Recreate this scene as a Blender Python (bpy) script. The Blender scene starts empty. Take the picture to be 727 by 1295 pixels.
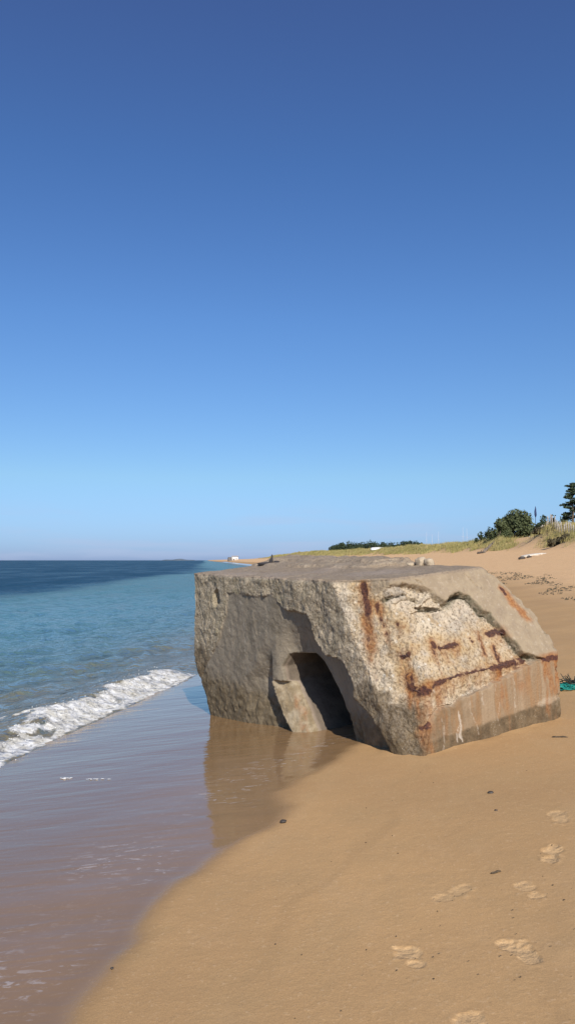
import bpy, bmesh, math, random
import numpy as np
from mathutils import Vector, Matrix

random.seed(7)
RNG = np.random.default_rng(11)
scn = bpy.context.scene
COL = scn.collection
R = math.radians

# ------------------------------------------------------------------ noise
_perm = np.random.default_rng(3).permutation(4096)
_g = np.random.default_rng(5).normal(size=(4096, 3))
_g /= np.linalg.norm(_g, axis=1)[:, None]

def _h(i, j, k):
    return _perm[(_perm[(_perm[i & 4095] + j) & 4095] + k) & 4095]

def perlin(p):
    p = np.asarray(p, float)
    i = np.floor(p).astype(np.int64)
    f = p - i
    u = f * f * f * (f * (f * 6 - 15) + 10)
    r = 0.0
    for dx in (0, 1):
        wx = u[:, 0] if dx else 1 - u[:, 0]
        for dy in (0, 1):
            wy = u[:, 1] if dy else 1 - u[:, 1]
            for dz in (0, 1):
                wz = u[:, 2] if dz else 1 - u[:, 2]
                g = _g[_h(i[:, 0] + dx, i[:, 1] + dy, i[:, 2] + dz)]
                d = (g * (f - np.array([dx, dy, dz]))).sum(1)
                r = r + d * wx * wy * wz
    return r * 1.5

def fbm(p, s=1.0, o=4, off=0.0, gain=.5):
    p = np.asarray(p, float) * s + off
    a, t = 1.0, 0.0
    for k in range(o):
        t = t + a * perlin(p)
        p = p * 2.03 + 17.3
        a *= gain
    return t

def ridged(p, s=1.0, o=3, off=0.0):
    p = np.asarray(p, float) * s + off
    a, t = 1.0, 0.0
    for k in range(o):
        t = t + a * (1 - 2 * np.abs(perlin(p)))
        p = p * 2.1 + 9.7
        a *= .5
    return t

def p2(x, y, z=0.0):
    return np.stack([x, y, np.zeros_like(x) + z], -1)

def sstep(a, b, x):
    t = np.clip((x - a) / (b - a), 0, 1)
    return t * t * (3 - 2 * t)

def poly_sd(P, poly):
    """signed distance, positive inside"""
    V = np.array(poly, float)
    n = len(V)
    d = np.full(len(P), 1e9)
    inside = np.zeros(len(P), bool)
    for i in range(n):
        a, b = V[i], V[(i + 1) % n]
        e = b - a
        w = P - a
        t = np.clip((w @ e) / max(e @ e, 1e-9), 0, 1)
        d = np.minimum(d, ((w - t[:, None] * e) ** 2).sum(1))
        c = ((a[1] > P[:, 1]) != (b[1] > P[:, 1]))
        with np.errstate(divide='ignore', invalid='ignore'):
            xi = a[0] + (P[:, 1] - a[1]) * (b[0] - a[0]) / (b[1] - a[1])
        inside ^= c & (P[:, 0] < xi)
    d = np.sqrt(d)
    return np.where(inside, d, -d)

def line_d(P, pts):
    V = np.array(pts, float)
    d = np.full(len(P), 1e9)
    for a, b in zip(V[:-1], V[1:]):
        e = b - a
        w = P - a
        t = np.clip((w @ e) / max(e @ e, 1e-9), 0, 1)
        d = np.minimum(d, ((w - t[:, None] * e) ** 2).sum(1))
    return np.sqrt(d)

# ------------------------------------------------------------------ mesh helpers
def mesh_np(name, V, F, smooth=True):
    V = np.asarray(V, np.float32)
    F = np.asarray(F, np.int32)
    n = F.shape[1]
    me = bpy.data.meshes.new(name)
    me.vertices.add(len(V))
    me.vertices.foreach_set('co', V.ravel())
    me.loops.add(F.size)
    me.loops.foreach_set('vertex_index', F.ravel())
    me.polygons.add(len(F))
    me.polygons.foreach_set('loop_start', np.arange(0, F.size, n, dtype=np.int32))
    me.polygons.foreach_set('use_smooth', np.full(len(F), smooth))
    me.update(calc_edges=True)
    me.validate()
    return me

def attr(me, name, val):
    a = me.attributes.new(name, 'FLOAT', 'POINT')
    a.data.foreach_set('value', np.asarray(val, np.float32))

def link(name, me, mat=None, parent=None, loc=None):
    o = bpy.data.objects.new(name, me)
    COL.objects.link(o)
    if mat is not None and me is not None:
        me.materials.clear()
        for m in (mat if isinstance(mat, (list, tuple)) else [mat]):
            me.materials.append(m)
    if parent is not None:
        o.parent = parent
    if loc is not None:
        o.location = loc
    return o

def tag(o, label=None, cat=None, group=None, kind=None):
    if label: o['label'] = label
    if cat: o['category'] = cat
    if group: o['group'] = group
    if kind: o['kind'] = kind
    return o

def empty(name, loc, rz=0.0):
    o = bpy.data.objects.new(name, None)
    COL.objects.link(o)
    o.location = loc
    o.rotation_euler = (0, 0, rz)
    return o

def grid_faces(nu, nv):
    i = np.arange(nu - 1)[:, None] * nv + np.arange(nv - 1)[None]
    return np.stack([i, i + nv, i + nv + 1, i + 1], -1).reshape(-1, 4)

def tube(pts, rad, n=8, cap=True):
    """tapered tube along points -> verts, quad faces"""
    P = np.array(pts, float)
    rad = np.broadcast_to(rad, (len(P),))
    T = np.gradient(P, axis=0)
    T /= np.linalg.norm(T, axis=1)[:, None] + 1e-9
    up = np.array([0, 0, 1.0]) if abs(T[0, 2]) < .9 else np.array([1.0, 0, 0])
    A = np.cross(T, up); A /= np.linalg.norm(A, axis=1)[:, None] + 1e-9
    B = np.cross(T, A)
    an = np.linspace(0, 2 * np.pi, n, endpoint=False)
    V = P[:, None] + rad[:, None, None] * (np.cos(an)[None, :, None] * A[:, None] + np.sin(an)[None, :, None] * B[:, None])
    V = V.reshape(-1, 3)
    F = []
    for i in range(len(P) - 1):
        for k in range(n):
            k2 = (k + 1) % n
            F.append((i * n + k, i * n + k2, (i + 1) * n + k2, (i + 1) * n + k))
    if cap:
        c0, c1 = len(V), len(V) + 1
        V = np.vstack([V, P[0], P[-1]])
        b = (len(P) - 1) * n
        for k in range(n):
            k2 = (k + 1) % n
            F.append((c0, k2, k, k)); F.append((c1, b + k, b + k2, b + k2))
    return V, F

def build(name, pieces, mat, parent=None, loc=None, smooth=True):
    """pieces: list of (V, F) with faces of any size, duplicates dropped"""
    me = bpy.data.meshes.new(name)
    VV, FF, off = [], [], 0
    for V, F in pieces:
        VV.extend(map(tuple, np.asarray(V, float)))
        for f in F:
            g = []
            for i in f:
                if (i + off) not in g: g.append(int(i) + off)
            if len(g) >= 3: FF.append(g)
        off += len(V)
    me.from_pydata(VV, [], FF)
    me.polygons.foreach_set('use_smooth', np.full(len(me.polygons), smooth))
    me.update()
    return link(name, me, mat, parent, loc)

def lump(rx, ry, rz, seed=0, rough=.25, sub=3, freq=1.4):
    bm = bmesh.new()
    bmesh.ops.create_icosphere(bm, subdivisions=sub, radius=1)
    V = np.array([v.co[:] for v in bm.verts])
    F = [[v.index for v in f.verts] for f in bm.faces]
    bm.free()
    V = V * (1 + rough * fbm(V, freq, 3, seed * 7.7))[:, None]
    return V * np.array([rx, ry, rz]), F

def box(cx, cy, cz, sx, sy, sz):
    V = np.array([[x, y, z] for x in (-1, 1) for y in (-1, 1) for z in (-1, 1)]) * np.array([sx, sy, sz]) / 2 + np.array([cx, cy, cz])
    F = [(0, 1, 3, 2), (4, 6, 7, 5), (0, 4, 5, 1), (2, 3, 7, 6), (0, 2, 6, 4), (1, 5, 7, 3)]
    return V, F

def rotz(V, a, c=(0, 0)):
    V = np.array(V, float)
    x, y = V[:, 0] - c[0], V[:, 1] - c[1]
    V[:, 0] = c[0] + x * math.cos(a) - y * math.sin(a)
    V[:, 1] = c[1] + x * math.sin(a) + y * math.cos(a)
    return V

# ------------------------------------------------------------------ node helpers
class NT:
    def __init__(self, name):
        self.m = bpy.data.materials.new(name)
        self.m.use_nodes = True
        self.t = self.m.node_tree
        self.b = self.t.nodes['Principled BSDF']
        self.out = self.t.nodes['Material Output']
    def n(self, typ, **kw):
        x = self.t.nodes.new(typ)
        for k, v in kw.items():
            setattr(x, k, v)
        return x
    def put(self, sock, v):
        if hasattr(v, 'links') or isinstance(v, bpy.types.NodeSocket):
            self.t.links.new(v, sock)
        else:
            if isinstance(v, (tuple, list)) and len(v) == 3 and sock.type == 'RGBA':
                v = (*v, 1)
            sock.default_value = v
    def attr(self, name):
        return self.n('ShaderNodeAttribute', attribute_name=name).outputs['Fac']
    def math(self, op, a, b=0.0, clamp=False):
        x = self.n('ShaderNodeMath', operation=op, use_clamp=clamp)
        self.put(x.inputs[0], a); self.put(x.inputs[1], b)
        return x.outputs[0]
    def mix(self, f, a, b, blend='MIX'):
        x = self.n('ShaderNodeMix', data_type='RGBA', blend_type=blend)
        self.put(x.inputs['Factor'], f); self.put(x.inputs[6], a); self.put(x.inputs[7], b)
        return x.outputs[2]
    def mixf(self, f, a, b):
        x = self.n('ShaderNodeMix', data_type='FLOAT')
        self.put(x.inputs['Factor'], f); self.put(x.inputs[2], a); self.put(x.inputs[3], b)
        return x.outputs[0]
    def map(self, v, a, b, c=0.0, d=1.0, smooth=True):
        x = self.n('ShaderNodeMapRange', interpolation_type='SMOOTHSTEP' if smooth else 'LINEAR')
        for i, q in enumerate((v, a, b, c, d)):
            self.put(x.inputs[i], q)
        return x.outputs[0]
    def coord(self, which='Object'):
        if which == 'World':
            return self.n('ShaderNodeNewGeometry').outputs['Position']
        return self.n('ShaderNodeTexCoord').outputs[which]
    def scale(self, vec, s, rz=0.0):
        x = self.n('ShaderNodeMapping')
        self.put(x.inputs[0], vec); x.inputs['Scale'].default_value = s; x.inputs['Rotation'].default_value = (0, 0, rz)
        return x.outputs[0]
    def noise(self, vec, s, d=4, r=.55, dist=0.0):
        x = self.n('ShaderNodeTexNoise')
        self.put(x.inputs['Vector'], vec); x.inputs['Scale'].default_value = s
        x.inputs['Detail'].default_value = d; x.inputs['Roughness'].default_value = r; x.inputs['Distortion'].default_value = dist
        return x.outputs[0]
    def voro(self, vec, s, out='Distance', feat='F1'):
        x = self.n('ShaderNodeTexVoronoi', feature=feat)
        self.put(x.inputs['Vector'], vec); x.inputs['Scale'].default_value = s
        return x.outputs[out]
    def bump(self, h, strength, dist, normal=None):
        x = self.n('ShaderNodeBump')
        self.put(x.inputs['Height'], h); self.put(x.inputs['Strength'], strength); x.inputs['Distance'].default_value = dist
        if normal is not None: self.put(x.inputs['Normal'], normal)
        return x.outputs[0]
    def set(self, **kw):
        names = dict(col='Base Color', rough='Roughness', spec='Specular IOR Level', ior='IOR', normal='Normal', alpha='Alpha', metal='Metallic',
                     coat='Coat Weight', coatrough='Coat Roughness', coatior='Coat IOR', coatnormal='Coat Normal', sss='Subsurface Weight')
        for k, v in kw.items():
            self.put(self.b.inputs[names[k]], v)
        return self.m

def simple(name, c1, c2, s=8.0, rough=.85, bump=.4, dist=.01, det=5):
    m = NT(name)
    co = m.coord()
    n = m.noise(co, s, det, .6)
    return m.set(col=m.mix(m.map(n, .3, .7), c1, c2), rough=rough, normal=m.bump(n, bump, dist))

# ------------------------------------------------------------------ coast
ZS = -0.42
_yk = np.array([0, 3, 8, 13.6, 23, 45, 80, 150, 300, 900, 3000, 20000.])
_xk = np.array([-4.5, -3.9, -2.9, -1.8, .2, 3, 4, 3, -15, -75, -300, -2000.])
_lt = np.linspace(0, math.log(20001 / 4.), 6000)
_ty = 4 * np.exp(_lt) - 4
_tx = np.interp(_ty, _yk, _xk)
_k = np.hanning(331); _k /= _k.sum()
_tx = np.convolve(np.pad(_tx, 165, mode='edge'), _k, 'valid')
def xs(y):
    return np.interp(y, _ty, _tx)

_dk = np.array([-20000, -200, -60, -20, -3, 0, 2, 4.5, 6.5, 9, 14, 22, 60, 20000.])
_zk = np.array([-40, -9, -4, -2, -.75, -.42, -.22, 0, .2, .52, 1.35, 2.75, 3.1, 3.5])
_dd = np.linspace(-30, 60, 9001)
_dz = np.interp(_dd, _dk, _zk)
_k2 = np.hanning(201); _k2 /= _k2.sum()
_dz = np.convolve(np.pad(_dz, 100, mode='edge'), _k2, 'valid')
def prof(d):
    return np.where(np.abs(d - 15) < 44.9, np.interp(d, _dd, _dz), np.interp(d, _dk, _zk))

def dune_h(d, y):
    P = p2(d * .9, y * .55)
    n1 = fbm(P, 1 / 7.0, 3, 3.3)
    n2 = fbm(p2(d, y * .5), 1 / 2.2, 3, 8.1)
    amp = np.interp(y, [0, 60, 77, 92, 109, 125, 142, 205, 330, 470, 640, 760], [2.6, 2.7, 2.75, 2.2, 1.75, 1.65, 1.6, 1.45, 1.9, 1.7, .5, 0.])
    foot = 22 + 1.6 * fbm(p2(y * 0, y), 1 / 16.0, 3, 2.2)
    up = sstep(foot - .3, foot + 5.2, d)
    back = 1 - .45 * sstep(foot + 9, foot + 30, d)
    return amp * up * back * (1 + .38 * n1) + .28 * n2 * up * np.minimum(1, amp)

def ground_z(x, y):
    x = np.atleast_1d(np.asarray(x, float)); y = np.atleast_1d(np.asarray(y, float))
    d = x - xs(y)
    return prof(d) + dune_h(d, y)

def gz(x, y):
    return float(ground_z(x, y)[0])

SWASH = [(-1.35, .2), (-1.0, 1.8), (-.826, 3.076), (-.792, 3.503), (-.665, 4.183), (-.363, 4.74), (-.119, 5.18), (-.008, 5.618), (-.06, 5.998),
         (.10, 6.3), (.30, 6.62), (.44, 6.92), (.62, 7.25), (.95, 7.7), (.9, 9.5), (.4, 11), (1.2, 14), (2.2, 20), (5.2, 45), (6, 80), (5, 150), (-12, 300), (-71, 900)]

FOOT = [  # x, y of each print, heading, length, strength
    (.50, 3.34, .35, .19, .9), (.955, 3.30, .3, .23, 1.1), (.80, 3.90, -.95, .24, .55), (1.155, 3.86, .1, .21, .75),
    (1.40, 4.28, -.45, .26, 1.1), (1.62, 4.80, -.3, .25, .75), (.64, 2.80, .2, .20, .8)]

def axis(lo, hi, f0, f1, step, ratio):
    """fine step between f0..f1, growing outside"""
    mid = list(np.arange(f0, f1, step))
    r, s, v = [], step, f1
    while v < hi:
        r.append(v); s *= ratio; v += s
    r.append(hi)
    l, s, v = [], step, f0
    while v > lo:
        s *= ratio; v -= s; l.append(max(v, lo))
    return np.array(l[::-1] + mid + r)

def make_ground():
    d = axis(-9000, 9000, 1.2, 7.6, .018, 1.045)
    d = np.unique(np.concatenate([d[(d < 4.15)], np.arange(4.15, 5.5, .009), d[d > 5.5]]))
    y = [1.2]
    while y[-1] < 11: y.append(y[-1] * (1.0027 if 2.5 < y[-1] < 6 else 1.0055))
    s = y[-1] * .0055
    while y[-1] < 14000:
        s = min(s * 1.04, y[-1] * .03); y.append(y[-1] + s)
    y = np.array([-400, -100, -30, -10, -4, -1, 0, .5, .9] + y)
    D, Y = np.meshgrid(d, y, indexing='ij')
    D, Y = D.ravel(), Y.ravel()
    X = xs(np.maximum(Y, 0)) + D
    Z = prof(D) + dune_h(D, Y)
    # gentle beach undulation, churned dry sand up the beach
    Z += .012 * fbm(p2(X, Y), .5, 2, 4.4) * sstep(2, 5, D) * np.clip(20 / np.maximum(Y, 20), 0, 1)
    dry = sstep(7.5, 11, D + .8 * fbm(p2(X, Y), .3, 3, 1.1))
    near = Y < 140
    hol = np.zeros_like(Z)
    q = p2(X[near], Y[near])
    hol[near] = -np.clip(.35 - np.abs(perlin(q * 1.1 + 3.1)), 0, 1) + .4 * perlin(q * 2.3)
    Z += .075 * hol * dry * (1 - sstep(60, 130, Y)) * (1 - sstep(20, 24, D))
    film_sd = poly_sd(np.stack([X, Y], -1), SWASH + [(-9000, 900), (-9000, -50), (-1.35, -50)])
    film_sd += .10 * fbm(p2(X, Y), 1.4, 3, 6.6) * 1
    film = sstep(-.07, .09, film_sd)
    wet = sstep(-.16, .10, film_sd)
    # tiny lip where the last swash stopped, faint scour round the block foot
    Z += -.006 * film
    # footprints
    foot = np.zeros_like(Z)
    for (fx, fy, th, ln, st) in FOOT:
        m = (np.abs(X - fx) < .35) & (np.abs(Y - fy) < .35)
        u = (X[m] - fx) * math.sin(th) * -1 + (Y[m] - fy) * math.cos(th)
        v = (X[m] - fx) * math.cos(th) + (Y[m] - fy) * math.sin(th)
        q = p2(X[m], Y[m])
        nz = fbm(q, 11, 3, fx); nc = fbm(q, 34, 3, fx + 5)
        e1 = ((u + ln * .27) / (ln * .22)) ** 2 + ((v + .006) / .042) ** 2
        e2 = ((u - ln * .20) / (ln * .32)) ** 2 + (v / .056) ** 2
        s = np.maximum((1 - e1) * .75, (1 - e2)) + 1.05 * nz + .35 * nc
        k = sstep(.0, .40, s)
        rim = sstep(-.75, -.1, s) * (1 - k)
        Z[m] += st * (-.0065 * k + .002 * rim * (.6 + 1.2 * nc)) + .0018 * np.abs(nc) * sstep(-.5, .1, s)
        foot[m] = np.maximum(foot[m], np.minimum(st, 1) * sstep(-.12, .30, s + .5 * nc))
    fp = poly_sd(np.stack([X, Y], -1)[near], [tuple((OB + np.array(q) @ RB)[:2]) for q in ((.02, 0, 0), (W, 0, 0), (W, 3.7, 0), (0, 3.75, 0))])
    qn = p2(X[near], Y[near])
    Z[near] += np.exp(-(np.clip(-fp, 0, 9) / .09)) * (.010 + .018 * fbm(qn, 3, 3, 12)) * sstep(3.3, 4.2, D[near])
    G = dune_cover(X, Y, D)
    me = mesh_np('beach', np.stack([X, Y, Z], -1), grid_faces(len(d), len(y))[:, ::-1])
    attr(me, 'film', film); attr(me, 'wet', wet); attr(me, 'dry', dry); attr(me, 'foot', np.clip(foot, 0, 1)); attr(me, 'grass', G)
    attr(me, 'fsd', film_sd)
    if me.polygons[0].normal.z < 0: me.flip_normals()
    return me

def dune_cover(X, Y, D):
    n = fbm(p2(X, Y * .6), 1 / 5.0, 4, 9.9)
    g = sstep(22.0, 24.2, D + 2.0 * n) * sstep(30, 50, Y + 0 * X)
    # bare sandy blow-out above the slab
    bx = np.abs(X - (27.6 + (Y - 92) * .28))
    g *= 1 - .9 * (sstep(2.0, .7, bx) * sstep(75, 84, Y) * (1 - sstep(104, 115, Y)))
    return g * (1 - sstep(600, 800, Y))

def mat_ground():
    m = NT('sand')
    co = m.coord('World')
    film, wet, dry, foot, grass, fsd = [m.attr(k) for k in ('film', 'wet', 'dry', 'foot', 'grass', 'fsd')]
    big = m.noise(co, .35, 4, .5)
    mid = m.noise(co, 2.2, 5, .6)
    grain = m.noise(co, 190, 3, .7)
    grain2 = m.noise(co, 45, 4, .65)
    damp = m.mix(m.map(big, .35, .65), (.495, .305, .142), (.60, .37, .168))
    damp = m.mix(m.map(mid, .4, .75), damp, (.52, .33, .155))
    dryc = m.mix(m.map(mid, .3, .7), (.80, .50, .255), (.86, .56, .29))
    c = m.mix(dry, damp, dryc)
    c = m.mix(m.math('MULTIPLY', foot, .62), c, (.72, .485, .25))
    wetc = m.mix(m.map(fsd, .35, 1.6), m.mix(m.map(mid, .35, .7), (.30, .182, .088), (.275, .168, .078)), (.25, .15, .068))
    c = m.mix(wet, c, wetc)
    for off_, w_, a_ in ((.75, .07, .08), (1.9, .09, .07)):
        ln_ = m.math('ABSOLUTE', m.math('ADD', m.math('ADD', fsd, off_), m.math('MULTIPLY', m.math('SUBTRACT', m.noise(co, .9, 2, .5), .5), .7)))
        c = m.mix(m.math('MULTIPLY', m.map(ln_, w_, 0.0), m.math('MULTIPLY', m.map(big, .40, .55), a_ * 1.6)), c, (.24, .15, .075))
    c = m.mix(m.math('MULTIPLY', m.map(m.noise(m.scale(co, (1, .45, 1)), 3.1, 5, .6), .5, .68), m.mixf(wet, .20, .0)), c, (.60, .40, .21))
    # speckle of grains and shell fragments
    c = m.mix(m.math('MULTIPLY', m.map(grain, .25, .75), m.mixf(wet, .38, .10)), c, (.19, .115, .06))
    c = m.mix(m.math('MULTIPLY', m.map(grain2, .56, .72), m.mixf(wet, .30, .12)), c, (.74, .53, .32))
    # thin rows of dying bubbles left by the swash
    st = m.scale(co, (9, 26, 1), R(-8))
    bub = m.noise(st, 1.0, 4, .62, .7)
    zone = m.math('MULTIPLY', m.map(fsd, .05, .25), m.map(fsd, 1.5, .5))
    bm_ = m.math('MULTIPLY', m.map(bub, .56, .66), zone)
    brk = m.map(m.noise(co, 1.1, 2, .5), .40, .62)
    bm_ = m.math('MULTIPLY', bm_, m.math('MULTIPLY', brk, .55))
    c = m.mix(bm_, c, (.52, .46, .43))
    gr = m.mix(m.map(m.noise(co, .8, 4, .6), .3, .7), (.30, .25, .10), (.42, .32, .15))
    c = m.mix(m.math('MULTIPLY', grass, .85), c, gr)
    rough = m.mixf(film, m.mixf(wet, .9, .5), .075)
    rough = m.mixf(bm_, rough, .6)
    rip = m.noise(m.scale(co, (2.2, 9, 1), R(-10)), 1.0, 3, .5, .4)
    rip2 = m.noise(m.scale(co, (1.0, 3.0, 1), R(-18)), .8, 2, .5)
    h = m.math('ADD', m.math('MULTIPLY', grain, .5), m.math('MULTIPLY', grain2, .9))
    nb = m.bump(h, m.mixf(film, .35, .0), .006)
    nb = m.bump(m.noise(co, 9, 4, .6), m.mixf(m.math('MAXIMUM', dry, foot), m.mixf(film, .10, .0), .55), .05, nb)
    nb = m.bump(rip, m.math('MULTIPLY', film, .065), .06, nb)
    nb = m.bump(rip2, m.math('MULTIPLY', film, .06), .2, nb)
    return m.set(col=c, rough=rough, spec=m.mixf(film, .12, .5), ior=1.4, normal=nb)

# ------------------------------------------------------------------ sea
def brk_amp(y):
    return np.interp(y, [0, 6, 8, 10, 11.5, 12.8, 13.6, 14.6, 17, 25], [.09, .11, .13, .12, .14, .13, .10, .05, .03, .0])

def sea_fields(D, Y):
    P = p2(D, Y)
    w = .10 * fbm(p2(D * 0, Y), 1.3, 3, 5.5) + .05 * fbm(P, 5, 2, 1.5)
    dd = D + w
    lowf = fbm(p2(D * 0, Y), .55, 2, 91.5)
    A = brk_amp(Y) * np.clip(1 + .7 * lowf, .35, 1.5)
    prof_ = np.where(dd > -.50, np.exp(-((dd + .50) / .32) ** 2), np.exp(-((dd + .50) / .50) ** 2))
    nearf = (Y < 18) & (D > -4)
    fo = np.zeros_like(D)
    q = P[nearf]
    n = fbm(q, 4.0, 4, 2.7)
    n2 = fbm(np.stack([q[:, 0] * 1.2, q[:, 1] * .5, q[:, 2]], -1), 2.2, 3, 7.7)
    body = sstep(-.52, -.24, dd[nearf] + .40 * n2 + .35 * lowf[nearf] + .10 * n) * sstep(.16, .04, dd[nearf] + .06 * n)
    patch = sstep(.25, .75, n2 + .5 * n) * sstep(-2.8, -.9, dd[nearf]) * .75
    fo[nearf] = np.clip(body * (1.15 + .5 * n), 0, 1) * sstep(14.7, 13.6, Y[nearf]) + patch * sstep(13, 10, Y[nearf])
    fo = np.clip(fo, 0, 1)
    z = A * prof_
    lump_ = np.zeros_like(D)
    lump_[nearf] = .028 * fbm(q, 4.5, 4, 4.1) + .018 * (np.abs(perlin(q * 9.0)) - .2)
    z = z + lump_ * fo * np.clip(A / .14, 0, 1)
    # small chop
    yy = np.maximum(Y, .1)
    X = xs(yy) + D
    ch = 0
    for (L, ang, a) in ((2.6, .35, .028), (1.5, -.1, .022), (.9, .7, .016), (.55, .2, .012), (.34, -.3, .008), (5.5, .3, .03)):
        kx, ky = math.cos(ang), -math.sin(ang)
        ph = 1.6 * fbm(p2(X, Y), .35 / L ** .5, 2, L * 3)
        ch = ch + a * np.sin((X * kx + Y * ky) * 2 * math.pi / L + ph * 2)
    fade = sstep(-.3, -2.2, D) * (1 - sstep(40, 140, Y))
    z = z + ch * fade
    return z, fo

def make_sea():
    d = axis(-12000, .42, -2.2, .42, .017, 1.05)
    y = [1.0]
    while y[-1] < 6: y.append(y[-1] * 1.03)
    while y[-1] < 16: y.append(y[-1] * 1.0034)
    s = y[-1] * .0034
    while y[-1] < 14000:
        s = min(s * 1.03, y[-1] * .03); y.append(y[-1] + s)
    y = np.array([-300, -60, -15, -4] + y)
    D, Y = np.meshgrid(d, y, indexing='ij')
    D, Y = D.ravel(), Y.ravel()
    z, fo = sea_fields(D, np.maximum(Y, 0))
    X = xs(np.maximum(Y, 0)) + D
    me = mesh_np('sea', np.stack([X, Y, ZS + z], -1), grid_faces(len(d), len(y))[:, ::-1])
    if me.polygons[0].normal.z < 0: me.flip_normals()
    attr(me, 'off', np.minimum(-D, 3000)); attr(me, 'foam', fo)
    attr(me, 'dist', np.minimum(np.hypot(X, Y), 5000))
    return me

def mat_sea():
    m = NT('sea_water')
    co = m.coord('World')
    off, foam, dist = m.attr('off'), m.attr('foam'), m.attr('dist')
    wob = m.noise(m.scale(co, (.05, .02, 1)), 1.0, 4, .55)
    o2 = m.math('ADD', off, m.math('MULTIPLY', m.math('SUBTRACT', wob, .5), 14.0))
    o3 = m.math('ADD', off, m.math('MULTIPLY', m.math('SUBTRACT', m.noise(co, .8, 4, .6), .5), 2.0))
    c = m.mix(m.map(o3, .5, 4.2), (.18, .155, .095), (.085, .145, .13))
    c = m.mix(m.map(o3, 2.0, 9.0), c, (.070, .185, .198))
    c = m.mix(m.map(o2, 16.0, 21.0), c, (.012, .06, .115))
    c = m.mix(m.map(off, 60, 400), c, (.010, .048, .10))
    patch = m.noise(m.scale(co, (.5, .22, 1), R(-15)), 1.0, 4, .6)  # broad light and dark of the waves, put into the colour
    c = m.mix(m.math('MULTIPLY', m.map(patch, .48, .7), .35), c, m.mix(m.map(o2, 16, 21), (.10, .16, .155), (.008, .04, .08)))
    stk = m.noise(m.scale(co, (.16, .045, 1), R(-12)), 1.0, 6, .68, .3)
    c = m.mix(m.math('MULTIPLY', m.map(stk, .50, .64), m.map(off, 8, 25, 0, .8)), c, m.mix(m.map(o2, 16, 21), (.085, .19, .20), (.022, .085, .13)))
    chp = m.noise(m.scale(co, (1.5, .9, 1), R(-18)), 2.4, 5, .62, .4)  # fine ripple glints and dark wave sides, painted into the base colour
    c = m.mix(m.math('MULTIPLY', m.map(chp, .50, .66), m.map(off, .5, 3, .2, .55)), c, m.mix(m.map(o2, 16, 21), (.11, .20, .20), (.02, .075, .12)))
    c = m.mix(m.math('MULTIPLY', m.map(chp, .46, .34), .45), c, m.mix(m.map(o2, 16, 21), (.035, .10, .12), (.006, .035, .075)))
    fn = m.noise(co, 26, 5, .65)
    fl_ = m.noise(m.scale(co, (1.0, .55, 1), R(-12)), 8.0, 5, .62, .8)
    f2 = m.math('MULTIPLY', m.map(m.math('ADD', fl_, m.math('MULTIPLY', foam, .62)), .66, 1.02), m.map(foam, .02, .3))
    hole = m.voro(m.scale(co, (1.0, .6, 1), R(-12)), 13, 'Distance')
    f2 = m.math('MULTIPLY', f2, m.map(m.math('ADD', hole, m.math('MULTIPLY', fl_, .7)), .38, .75, .45, 1.0))
    fc = m.mix(m.map(m.noise(co, 7, 4, .6), .35, .65), (.72, .72, .70), (.50, .48, .42))
    c = m.mix(f2, c, fc)
    n1 = m.noise(m.scale(co, (1.0, .6, 1), R(-16)), 1.6, 4, .55, .3)
    n2 = m.noise(m.scale(co, (1.0, .7, 1), R(-20)), 6.0, 4, .55, .2)
    n3 = m.noise(m.scale(co, (1.0, .5, 1), R(-20)), .22, 4, .6, .2)
    nb = m.bump(n2, m.map(dist, 5, 120, 1.0, .6), .09)
    nb = m.bump(n1, m.map(dist, 5, 200, .75, .9), .26, nb)
    nb = m.bump(n3, m.map(dist, 10, 80, .15, .75), 1.3, nb)
    nb = m.bump(fn, m.math('MULTIPLY', f2, .35), .02, nb)
    m.set(col=c, rough=.8, spec=m.mixf(f2, 0.0, .15), normal=nb)
    fr = m.n('ShaderNodeFresnel'); fr.inputs['IOR'].default_value = 1.33; m.put(fr.inputs['Normal'], nb)
    cap = m.mixf(m.map(o2, 14, 22), m.map(dist, 8, 60, .75, .32), m.map(stk, .35, .65, .08, .19))
    fac = m.math('MULTIPLY', m.math('MINIMUM', fr.outputs[0], cap), m.math('SUBTRACT', 1.0, f2))
    gl = m.n('ShaderNodeBsdfGlossy'); gl.inputs['Roughness'].default_value = .10; m.put(gl.inputs['Normal'], nb); gl.inputs['Color'].default_value = (1, 1, 1, 1)
    ms = m.n('ShaderNodeMixShader'); m.put(ms.inputs[0], fac)
    m.t.links.new(m.b.outputs[0], ms.inputs[1]); m.t.links.new(gl.outputs[0], ms.inputs[2]); m.t.links.new(ms.outputs[0], m.out.inputs[0])
    return m.m

# ------------------------------------------------------------------ concrete block
RB = np.array([[0.83649, 0.54066, 0.08929], [-0.54355, 0.83932, 0.00995], [-0.06956, -0.05685, 0.99596]])
OB = np.array([1.0394, 6.5761, -0.0357])
W, L, H, H1, Q, PP = 1.8207, 3.8323, 1.4472, .5965, .4829, .3464
SL = math.hypot(Q, H - H1)
SD = np.array([0, Q, H - H1]) / SL
SN = np.array([0, -(H - H1), Q]) / SL        # outward normal of the sloping face

def at3(pts):
    """(a, t) on the folded right side -> local 3D"""
    o = []
    for a, t in pts:
        o.append((a, 0, t) if t < H1 else (a, (t - H1) * SD[1], H1 + (t - H1) * SD[2]))
    return np.array(o)

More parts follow.
